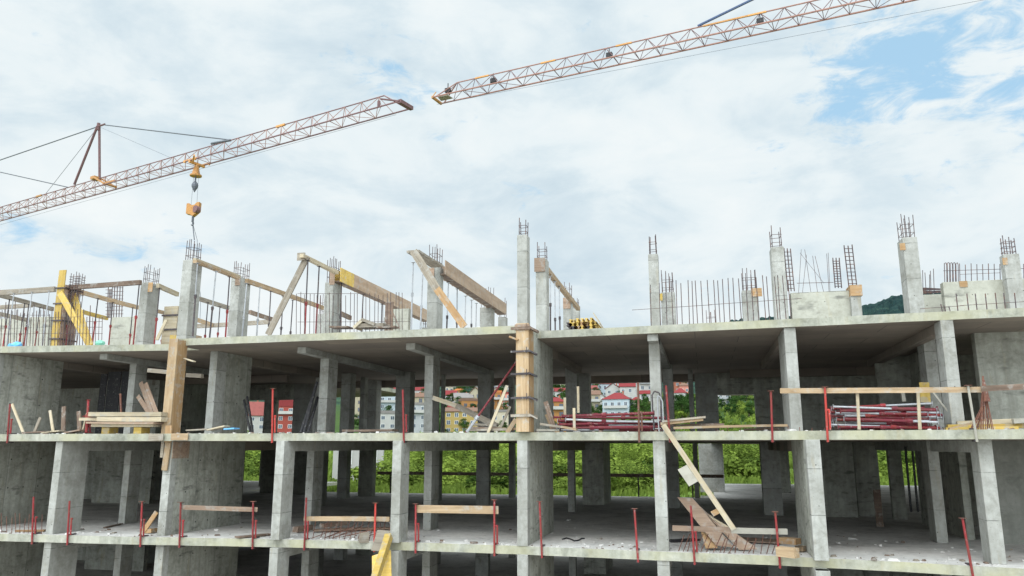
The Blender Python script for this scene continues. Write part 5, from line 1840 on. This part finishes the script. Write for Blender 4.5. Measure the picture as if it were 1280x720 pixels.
def leaf_blob(b, c, rad, n, size, rs, flat_=0.75):
    for _ in range(n):
        a, z = rs.uniform(0, 2 * math.pi), rs.uniform(-0.55, 1)
        k = math.sqrt(max(0, 1 - z * z))
        rr = rs.uniform(0.55, 1.05)
        nrm = Vector((k * math.cos(a), k * math.sin(a), z))
        bumpy = 1 + 0.28 * mnoise.noise(nrm * 2.2 + Vector(c))
        p = Vector(c) + Vector((nrm.x * rad, nrm.y * rad, nrm.z * rad * flat_)) * (rr * bumpy)
        up = (nrm + Vector((rs.uniform(-.8, .8), rs.uniform(-.8, .8), rs.uniform(-.2, .9)))).normalized()
        a1 = up.orthogonal().normalized()
        a1 = (a1 + up.cross(a1) * rs.uniform(-2, 2)).normalized()
        a2 = up.cross(a1)
        s = size * rs.uniform(.6, 1.3)
        b.quad(p - a1 * s, p - a2 * s * .55, p + a1 * s, p + a2 * s * .55)


def bush_mesh(seed):
    rs = random.Random(seed)
    b = MB()
    for _ in range(rs.randint(5, 8)):
        leaf_blob(b, (rs.uniform(-.75, .75), rs.uniform(-.6, .6), rs.uniform(0.15, .75)), rs.uniform(.30, .55), 170, 0.085, rs)
    for _ in range(9):
        a = rs.uniform(0, 6.28)
        p = Vector((math.cos(a) * .5, math.sin(a) * .5, rs.uniform(.6, 1.0)))
        for k in range(14):
            q = p + Vector((rs.uniform(-.10, .10), rs.uniform(-.10, .10), k * 0.035))
            s = 0.06
            b.quad(q + Vector((-s, 0, 0)), q + Vector((0, -s * .5, s * .6)), q + Vector((s, 0, 0)), q + Vector((0, s * .5, -s * .2)))
    return b.mesh('bush', M['leaf'])


bushes = [bush_mesh(30 + i) for i in range(6)]
spots = []
rs = random.Random(3)
BU = [(296, 332, 552, 604, 12), (476, 560, 551, 615, 26), (560, 645, 551, 615, 34), (655, 705, 551, 616, 22), (735, 800, 551, 618, 34), (796, 850, 503, 618, 26), (842, 875, 500, 617, 14), (888, 952, 500, 604, 34), (1098, 1150, 552, 606, 10)]
for u0, u1, v0, v1, n in BU:
    for i in range(n):
        p = on_ground(rs.uniform(u0, u1), v0 + (v1 - v0) * ((i + rs.random()) / n), 25.0)
        if p:
            spots.append(p)
for i, p in enumerate(spots):
    o = bpy.data.objects.new('bush', bushes[i % 6])
    COL.objects.link(o)
    dist = (p - CAM).length
    s = rs.uniform(0.8, 1.5) * (1.0 + min(1.6, dist / 110))
    o.location = (p.x, p.y, ground_z(p.x, p.y) - 0.15)
    o.rotation_euler = (0, 0, rs.uniform(0, 6.28))
    o.scale = (s * 1.15, s * 1.15, s * rs.uniform(.7, 1.05))
    tag(o, 'leafy green bush on the overgrown slope behind the concrete frame', 'bush', 'bushes on the slope behind the building')

ug = MB()
rs = random.Random(8)
for _ in range(15000):
    u = rs.uniform(285, 1160)
    v = rs.uniform(548, 622) if u < 790 else rs.uniform(495, 620)
    p = on_ground(u, v, 24.0) if rs.random() < .5 else Vector((rs.uniform(-45, 30), 24 + 110 * rs.random() ** 1.6, 0))
    if p is None:
        continue
    z = ground_z(p.x, p.y)
    d_ = (Vector((p.x, p.y, z)) - CAM).length
    s = 0.10 + d_ * 0.0022
    for _k in range(3):
        a = rs.uniform(0, 6.28)
        w_ = Vector((math.cos(a), math.sin(a), 0)) * s * rs.uniform(.5, 1)
        hh = s * rs.uniform(1.2, 3.0)
        q = Vector((p.x + rs.uniform(-s, s), p.y + rs.uniform(-s, s), z - .05))
        tip = q + Vector((rs.uniform(-s, s), rs.uniform(-s, s), hh))
        ug.quad(q - w_ * .4, q + w_ * .4, tip + w_ * .5, tip - w_ * .5)
uo = ug.build('undergrowth', M['grass'])
tag(uo, 'bright green undergrowth covering the slope behind the concrete frame', 'undergrowth', None, 'stuff')


def tree_meshes(seed, tall):
    rs = random.Random(seed)
    b = MB()
    for k in range(rs.randint(9, 13)):
        a = rs.uniform(0, 6.28)
        r_ = rs.uniform(0, .30)
        z = rs.uniform(.30, .92)
        k2 = 1 - abs(z - .55)
        leaf_blob(b, (math.cos(a) * r_ * k2, math.sin(a) * r_ * k2, z), rs.uniform(.10, .19), 110, 0.030, rs, .85)
    crown = b.mesh('crown', M['tree_leaf'])
    b = MB()
    b.tube((0, 0, 0), (0.01, 0.01, .55), .028, 7, 0, .012)
    for k in range(5):
        a = k * 1.3
        b.tube((0, 0, .25 + .06 * k), (math.cos(a) * .2, math.sin(a) * .2, .55 + .06 * k), .010, 5, 0, .004)
    return crown, b.mesh('trunk', M['bark'])


tm = [tree_meshes(60 + i, i) for i in range(4)]
TREES = [(574, 492, 14), (584, 487, 13), (592, 490, 15), (566, 502, 10), (690, 496, 13), (697, 494, 15), (703, 496, 13), (683, 508, 8), (762, 474, 8), (745, 474, 8), (784, 478, 10), (792, 480, 9), (772, 474, 7), (788, 520, 17), (797, 522, 18), (806, 524, 18), (814, 522, 16), (793, 508, 9),
         (846, 520, 22), (853, 524, 20), (860, 522, 22), (850, 505, 10), (859, 503, 10), (893, 515, 16), (902, 512, 11), (910, 520, 12), (924, 505, 12), (935, 498, 11), (944, 506, 12), (918, 520, 10), (940, 522, 10), (929, 530, 9), (898, 530, 12),
         (505, 480, 12), (512, 481, 11), (518, 479, 12), (524, 478, 10), (440, 482, 10), (480, 477, 10), (488, 476, 10), (495, 478, 10), (622, 490, 9), (706, 515, 8), (694, 504, 8), (560, 482, 7), (600, 486, 9), (738, 482, 8)]
rs = random.Random(21)
for a0, a1, n in ((437, 452, 3), (460, 500, 7), (511, 534, 6), (555, 602, 12), (613, 637, 6), (682, 708, 7), (735, 818, 18), (842, 864, 6), (890, 950, 12)):
    for i in range(n):
        v_ = 473 + 50 * ((i + rs.random()) / n)
        TREES.append((rs.uniform(a0, a1), v_, rs.uniform(8, 13) + (v_ - 473) * .10))
for a0, a1, n in ((437, 452, 2), (460, 500, 6), (511, 534, 4), (553, 602, 9), (613, 637, 4), (682, 708, 5), (735, 760, 4), (786, 818, 5), (488, 513, 6), (536, 556, 6), (600, 614, 4), (634, 645, 3)):
    for i in range(n):
        TREES.append((a0 + (a1 - a0) * (i + rs.random()) / n, rs.uniform(515, 546), rs.uniform(9, 15)))
for i, (u, vb, hp) in enumerate(TREES):
    p = on_ground(u, vb, 60)
    if p is None:
        continue
    z = ground_z(p.x, p.y)
    D = (p - CAM).length
    hgt = hp / 960 * D * 1.25
    t = thing('tree', 'dark green tree among the houses on the far hillside', 'tree', (p.x, p.y, z - 0.2), 'trees among the far houses')
    t.rotation_euler = (0, 0, i * 1.7)
    cr, tk = tm[i % 4]
    for nm, me in (('crown', cr), ('trunk', tk)):
        o = bpy.data.objects.new(nm, me)
        COL.objects.link(o)
        o.parent = t
    t.scale = (hgt * 1.35, hgt * 1.35, hgt)


# ------------------------------------------------------------------ houses on the hillside
def plaster(name, col):
    m, t, b, tc, vec, rnd_ = material(name, 0.9, 0, 0.2)
    n = t.noise(vec, 0.6, 5, 0.6)
    t.l.new(t.mix(t.ramp(n, [(0.45, 0.0), (0.75, 0.5)]), col, tuple(x * .72 for x in col)), b.inputs['Base Color'])
    return m


def roof_mat(name, col):
    m, t, b, tc, vec, rnd_ = material(name, 0.85, 0, 0.2)
    wv = t.node('ShaderNodeTexWave', inp={'Vector': tc, 'Scale': 1.6, 'Distortion': 0.6, 'Detail': 2.0}).outputs['Fac']
    n = t.noise(vec, 1.0, 5, 0.6)
    c = t.mix(t.math('MULTIPLY', wv, .35), col, tuple(x * .6 for x in col))
    t.l.new(t.mix(t.ramp(n, [(.45, 0.0), (.75, .5)]), c, tuple(x * .6 for x in col)), b.inputs['Base Color'])
    return m


HW = {k: plaster(k + '_plaster', c) for k, c in dict(white=(.42, .41, .39), cream=(.36, .32, .23), yellow=(.37, .27, .10), orange=(.35, .175, .065), pink=(.52, .22, .17), grey=(.36, .37, .38), beige=(.50, .44, .34), brick=(.36, .13, .08), bluegrey=(.38, .44, .48), redwall=(.28, .065, .05)).items()}
HR = {k: roof_mat(k + '_roof', c) for k, c in dict(red=(.22, .036, .038), dark=(.07, .06, .065), brown=(.20, .12, .085), grey=(.24, .22, .21), orange=(.50, .18, .06), pink=(.27, .085, .075)).items()}
M['pane'] = paint('window_glass', (.06, .08, .11), (.10, .13, .16), .5, .15)
M['frame_white'] = paint('white_frame', (.66, .66, .64), (.5, .5, .48), .3, .6)
M['frame_wood'] = paint('brown_frame', (.20, .11, .06), (.12, .07, .04), .4, .6)


def house(u0, u1, v_ridge, v_eave, v_base, wcol, rcol, label, kind='hip', deep=0.9, turn=0.0, cat='house', balcony=0, cols=None, lit='pane', fw='frame_white'):
    um = (u0 + u1) / 2
    p = on_ground(um, min(v_base, 547), 40) if v_base < 600 else on_ground(um, 606, 26)
    if p is None:
        return
    gz = ground_z(p.x, p.y)
    d = pixel_dir(um, v_base)
    k = math.hypot(p.x - CAM.x, p.y - CAM.y) / math.hypot(d.x, d.y)
    D = (p - CAM).length

    def zof(v):
        dd_ = pixel_dir(um, v)
        return CAM.z + dd_.z * math.hypot(p.x - CAM.x, p.y - CAM.y) / math.hypot(dd_.x, dd_.y)

    W_h = (u1 - u0) / FPX * D * 0.97
    z0 = min(gz, zof(v_base)) - 0.6
    ze, zr = zof(v_eave), zof(v_ridge)
    Dp = W_h * deep
    t = thing('house', label, cat, (p.x, p.y, z0), 'houses on the far hillside')
    fy = math.atan2(p.x - CAM.x, p.y - CAM.y)
    t.rotation_euler = (0, 0, -fy + turn)
    he, hr = ze - z0, zr - z0
    x0, x1 = -W_h / 2, W_h / 2
    b = MB()
    b.box(x0, x1, 0, Dp, 0, he)
    if kind in ('gable_x', 'gable_y'):
        n = len(b.v)
        if kind == 'gable_x':       # ridge along the front, gables at the sides
            for x in (x0, x1):
                b.v += [(x, 0, he), (x, Dp, he), (x, Dp / 2, hr - .15)]
        else:
            for y in (0, Dp):
                b.v += [(x0, y, he), (x1, y, he), (0, y, hr - .15)]
        b.f += [(n, n + 1, n + 2), (n + 3, n + 4, n + 5)]
        b.mi += [0, 0]
    b.build('wall', HW[wcol], t)
    b = MB()
    o_ = 0.45
    th = 0.22
    if kind == 'flat':
        b.box(x0 - .2, x1 + .2, -.2, Dp + .2, he + .003, he + max(.3, hr - he))
    elif kind == 'gable_x':
        for s in (0, 1):
            ye = -o_ if s == 0 else Dp + o_
            a = [(x0 - o_, ye, he - .2), (x1 + o_, ye, he - .2), (x1 + o_, Dp / 2, hr), (x0 - o_, Dp / 2, hr)]
            b.hexa(a + [(x, y, z + th) for x, y, z in a])
    elif kind == 'gable_y':
        for s in (-1, 1):
            a = [(s * (W_h / 2 + o_), -o_, he - .2), (0, -o_, hr), (0, Dp + o_, hr), (s * (W_h / 2 + o_), Dp + o_, he - .2)]
            b.hexa(a + [(x, y, z + th) for x, y, z in a])
    else:
        rx = max(0, W_h / 2 - Dp / 2) if W_h > Dp else 0
        n = len(b.v)
        b.v += [(x0 - o_, -o_, he), (x1 + o_, -o_, he), (x1 + o_, Dp + o_, he), (x0 - o_, Dp + o_, he), (-rx - .1, Dp / 2, hr), (rx + .1, Dp / 2, hr)]
        b.f += [(n, n + 1, n + 5, n + 4), (n + 1, n + 2, n + 5), (n + 2, n + 3, n + 4, n + 5), (n + 3, n, n + 4), (n + 3, n + 2, n + 1, n)]
        b.mi += [0] * 5
    rf = b.build('roof', HR[rcol], t)
    if kind != 'flat' and W_h > 6:
        b = MB()
        b.box(W_h * .18, W_h * .18 + .5, Dp * .55, Dp * .55 + .5, he, hr + .7)
        b.build('chimney', HW['brick'], rf)
    nst = max(1, int(round(he / 3.2)))
    nc = cols or max(2, int(W_h / 2.6))
    for s in range(nst):
        zc_ = he - (s + .5) * he / nst
        if zc_ < 1.0:
            continue
        for c_ in range(nc):
            xc_ = x0 + W_h * (c_ + .5) / nc
            ww, wh = min(W_h / nc * .42, 1.3), min(1.3, he / nst * .42)
            if (c_ + s + int(u0)) % 4 == 0:
                wh *= 1.25
            b = MB()
            b.box(xc_ - ww / 2 - .1, xc_ + ww / 2 + .1, -.06, -.003, zc_ - wh / 2 - .1, zc_ + wh / 2 + .1)
            wd_ = b.build('window', M[fw], t)
            b = MB()
            b.box(xc_ - ww / 2, xc_ - .04, -.075, -.062, zc_ - wh / 2, zc_ + wh / 2)
            b.box(xc_ + .04, xc_ + ww / 2, -.075, -.062, zc_ - wh / 2, zc_ + wh / 2)
            b.build('pane', M[lit], wd_)
    for bi in range(balcony):
        zb = he - (bi + .92) * he / nst
        if zb < .5:
            continue
        b = MB()
        b.box(x0 + W_h * .05, x1 - W_h * .05, -1.1, -.08, zb - .14, zb)
        b.box(x0 + W_h * .05, x1 - W_h * .05, -1.1, -1.02, zb + .003, zb + .95)
        b.build('balcony', HW['white' if wcol not in ('white',) else 'grey'], t)
    return t


HS = [
    (298, 330, 502, 519, 546, 'white', 'pink', 'white house with pink roof seen through the dark third bay', 'gable_x', 0),
    (344, 367, 498, 508, 546, 'redwall', 'red', 'bright red walled house beside the bright red guard post', 'flat', 1),
    (300, 318, 506, 512, 528, 'cream', 'red', 'cream house with red roof low in the dark third bay', 'hip', 0),
    (346, 362, 511, 516, 530, 'white', 'red', 'white house with red roof just right of the bright red guard post', 'gable_x', 0),
    (436, 453, 474, 480, 524, 'cream', 'brown', 'tall cream building seen between two dark columns on the left', 'gable_x', 1),
    (460, 486, 477, 485, 502, 'white', 'pink', 'white house with pink roof left of the pinkish red guard post', 'hip', 0),
    (456, 499, 490, 494, 521, 'bluegrey', 'dark', 'blue grey house with thin dark roof left of the pinkish red guard post', 'flat', 1),
    (460, 496, 513, 517, 546, 'white', 'grey', 'pale lower building behind the pinkish red guard post', 'flat', 0),
    (513, 536, 478, 488, 500, 'white', 'red', 'white house with wavy red roof right of the pinkish red guard post', 'hip', 0),
    (511, 530, 491, 496, 522, 'cream', 'brown', 'cream house with brown roof below the wavy red roof', 'gable_x', 0),
    (511, 534, 503, 506, 546, 'grey', 'grey', 'grey building with long balcony below the cream house', 'flat', 1),
    (555.5, 570, 471.5, 474, 486, 'white', 'grey', 'white modern house with dark windows high on the hillside', 'flat', 1),
    (570, 586, 471, 474, 481, 'grey', 'red', 'low dark house with red roof line high on the hillside', 'flat', 0),
    (568, 580, 484, 488, 493, 'orange', 'orange', 'small orange roofed house among trees high on the hillside', 'hip', 0),
    (555, 570, 488, 494, 506, 'white', 'red', 'small white house with red roof above the yellow houses', 'gable_x', 0),
    (568, 591, 491, 497, 508, 'cream', 'grey', 'cream house with wide grey roof above the yellow houses', 'gable_x', 0),
    (587, 601, 484, 491, 506, 'cream', 'brown', 'cream gable house left of the dark column above the orange house', 'gable_y', 0),
    (577, 603, 498, 501, 521, 'orange', 'brown', 'orange house with small windows left of the dark column', 'flat', 0),
    (555, 606, 509, 514, 540, 'yellow', 'brown', 'long yellow house behind the weathered sloping plank', 'gable_x', 0),
    (614, 637, 471, 473, 493, 'white', 'grey', 'white apartment block behind the long magenta prop', 'flat', 1),
    (613, 627, 488, 491, 516, 'orange', 'orange', 'orange apartment block below the white one', 'flat', 1),
    (627, 638, 490, 492, 517, 'pink', 'red', 'pink apartment block joined right of the orange one', 'flat', 1),
    (612, 637, 512, 515, 540, 'beige', 'grey', 'beige building with small windows below the orange and pink blocks', 'flat', 0),
    (682, 707, 468, 472, 478, 'white', 'pink', 'low white row house with pink roof on the hilltop', 'gable_x', 0),
    (683, 692, 480, 486, 497, 'white', 'orange', 'small white gable house with orange roof right of the middle wall', 'gable_y', 0),
    (684, 708, 496, 502, 541, 'orange', 'red', 'orange house with red hip roof and timber balcony right of the middle wall', 'hip', 1),
    (735, 752, 470, 476, 492, 'white', 'red', 'white house with crimson roof just right of the dark middle columns', 'hip', 1),
    (747, 766, 473, 480, 495, 'bluegrey', 'red', 'grey house with red roof behind the white crimson roofed one', 'hip', 0),
    (757, 776, 479, 486, 500, 'white', 'red', 'left half of a large white house with red gables', 'gable_y', 0),
    (775, 801, 474, 483, 502, 'white', 'red', 'right half of a large white house with wide red roof', 'gable_x', 0),
    (733, 751, 488, 493, 520, 'cream', 'brown', 'cream house with brown balcony left of the red hip roof', 'gable_x', 1),
    (753, 787, 490, 499, 521, 'bluegrey', 'red', 'blue grey house with broad red hip roof above the maroon prop pile', 'hip', 1),
    (799, 818, 466, 471, 506, 'white', 'grey', 'tall white villa left of the grey column', 'hip', 1),
    (756, 777, 465, 468, 472, 'beige', 'brown', 'low beige house on the hilltop above the trees', 'gable_x', 0),
    (795, 803, 468, 472, 477, 'white', 'red', 'tiny white house with red roof beside the tall white villa', 'hip', 0),
    (844, 864, 466, 469, 490, 'brick', 'red', 'brick red house with pale balconies in the narrow opening', 'flat', 1),
    (843, 857, 485, 491, 505, 'white', 'red', 'white house with red roof below the brick red one', 'hip', 0),
    (897, 914, 489, 492, 505, 'white', 'grey', 'small white house on the green hillside in the wide opening', 'flat', 1),
    (500, 513, 488, 493, 509, 'white', 'pink', 'small white house with pink roof between the dark columns left of the wavy roof', 'gable_x', 0),
    (461, 474, 487, 491, 503, 'beige', 'red', 'beige house with red roof behind the thin dark roofed one', 'hip', 0),
    (474, 488, 495, 498, 513, 'pink', 'brown', 'dull pink house with brown roof left of the pinkish guard post', 'gable_x', 0),
    (523, 534, 492, 497, 509, 'white', 'red', 'narrow white house with red roof beside the cream house', 'gable_y', 0),
    (556, 567, 480, 483, 490, 'beige', 'red', 'low beige house with red roof below the modern white house', 'hip', 0),
    (589, 601, 475, 479, 486, 'white', 'red', 'white house with red roof among the highest trees', 'hip', 0),
    (627, 638, 473, 478, 490, 'white', 'pink', 'white house with pink roof right of the apartment block', 'gable_x', 0),
    (694, 707, 485, 489, 498, 'white', 'red', 'white house with red roof above the orange hip roofed house', 'gable_x', 0),
    (800, 813, 488, 492, 507, 'white', 'red', 'white house with red roof below the tall white villa', 'gable_x', 0),
    (850, 862, 478, 482, 492, 'pink', 'brown', 'pink house with brown roof in the narrow opening', 'hip', 0),
    (905, 916, 484, 487, 493, 'cream', 'red', 'cream house with red roof high in the wide opening', 'hip', 0),
    (921, 931, 479, 482, 488, 'white', 'brown', 'white house with brown roof highest in the wide opening', 'hip', 0),
    (487, 497, 483, 487, 496, 'beige', 'red', 'tiny beige house with red roof high between the dark left columns', 'hip', 0),
    (514, 523, 484, 488, 496, 'cream', 'brown', 'tiny cream house with brown roof peeping over the cream one', 'gable_y', 0),
    (557, 566, 506, 509, 517, 'pink', 'red', 'little pink house with red roof left of the orange house', 'hip', 0),
    (566, 577, 502, 506, 514, 'white', 'grey', 'little white house with grey roof left of the orange house', 'gable_x', 0),
    (591, 602, 506, 509, 520, 'bluegrey', 'brown', 'little blue grey house with brown roof right of the orange house', 'gable_x', 0),
    (616, 625, 484, 487, 497, 'cream', 'red', 'little cream house with red roof before the white apartment block', 'gable_y', 0),
    (696, 707, 475, 479, 488, 'beige', 'brown', 'little beige house with brown roof below the white row house', 'hip', 0),
    (737, 747, 482, 486, 498, 'beige', 'pink', 'little beige house with pink roof beside the dark middle columns', 'gable_x', 0),
    (747, 756, 492, 496, 508, 'white', 'brown', 'little white house with brown roof left of the broad red hip roof', 'gable_y', 0),
    (766, 775, 471, 474, 482, 'white', 'pink', 'little white house with pink roof above the large white gables', 'hip', 0),
    (780, 789, 466, 470, 477, 'cream', 'red', 'little cream house with red roof on the skyline of houses', 'gable_x', 0),
    (790, 800, 496, 500, 511, 'beige', 'red', 'little beige house with red roof among the dark bushes', 'hip', 0),
    (803, 814, 502, 506, 518, 'cream', 'brown', 'little cream house with brown roof left of the grey column', 'gable_x', 0),
    (394, 404, 552, 553, 612, 'white', 'grey', 'narrow white wall of a neighbouring building in the fourth bay', 'flat', 0),
    (416, 477, 548, 550, 619, 'white', 'grey', 'long white neighbouring building behind the dark columns of the lower storey', 'flat', 0),
]
for i, (u0, u1, vr, ve, vb, wc_, rc_, lab, kd, bal) in enumerate(HS):
    house(u0, u1, vr, ve, vb, wc_, rc_, lab, kd, 0.8 if kd != 'flat' else .7, [0.12, -0.2, 0.25, -0.08, 0.0][i % 5] if u1 - u0 < 40 else -0.05, 'house' if 'block' not in lab and 'building' not in lab else 'building', bal,
          None, 'pane', 'frame_wood' if wc_ in ('cream', 'orange') else 'frame_white')
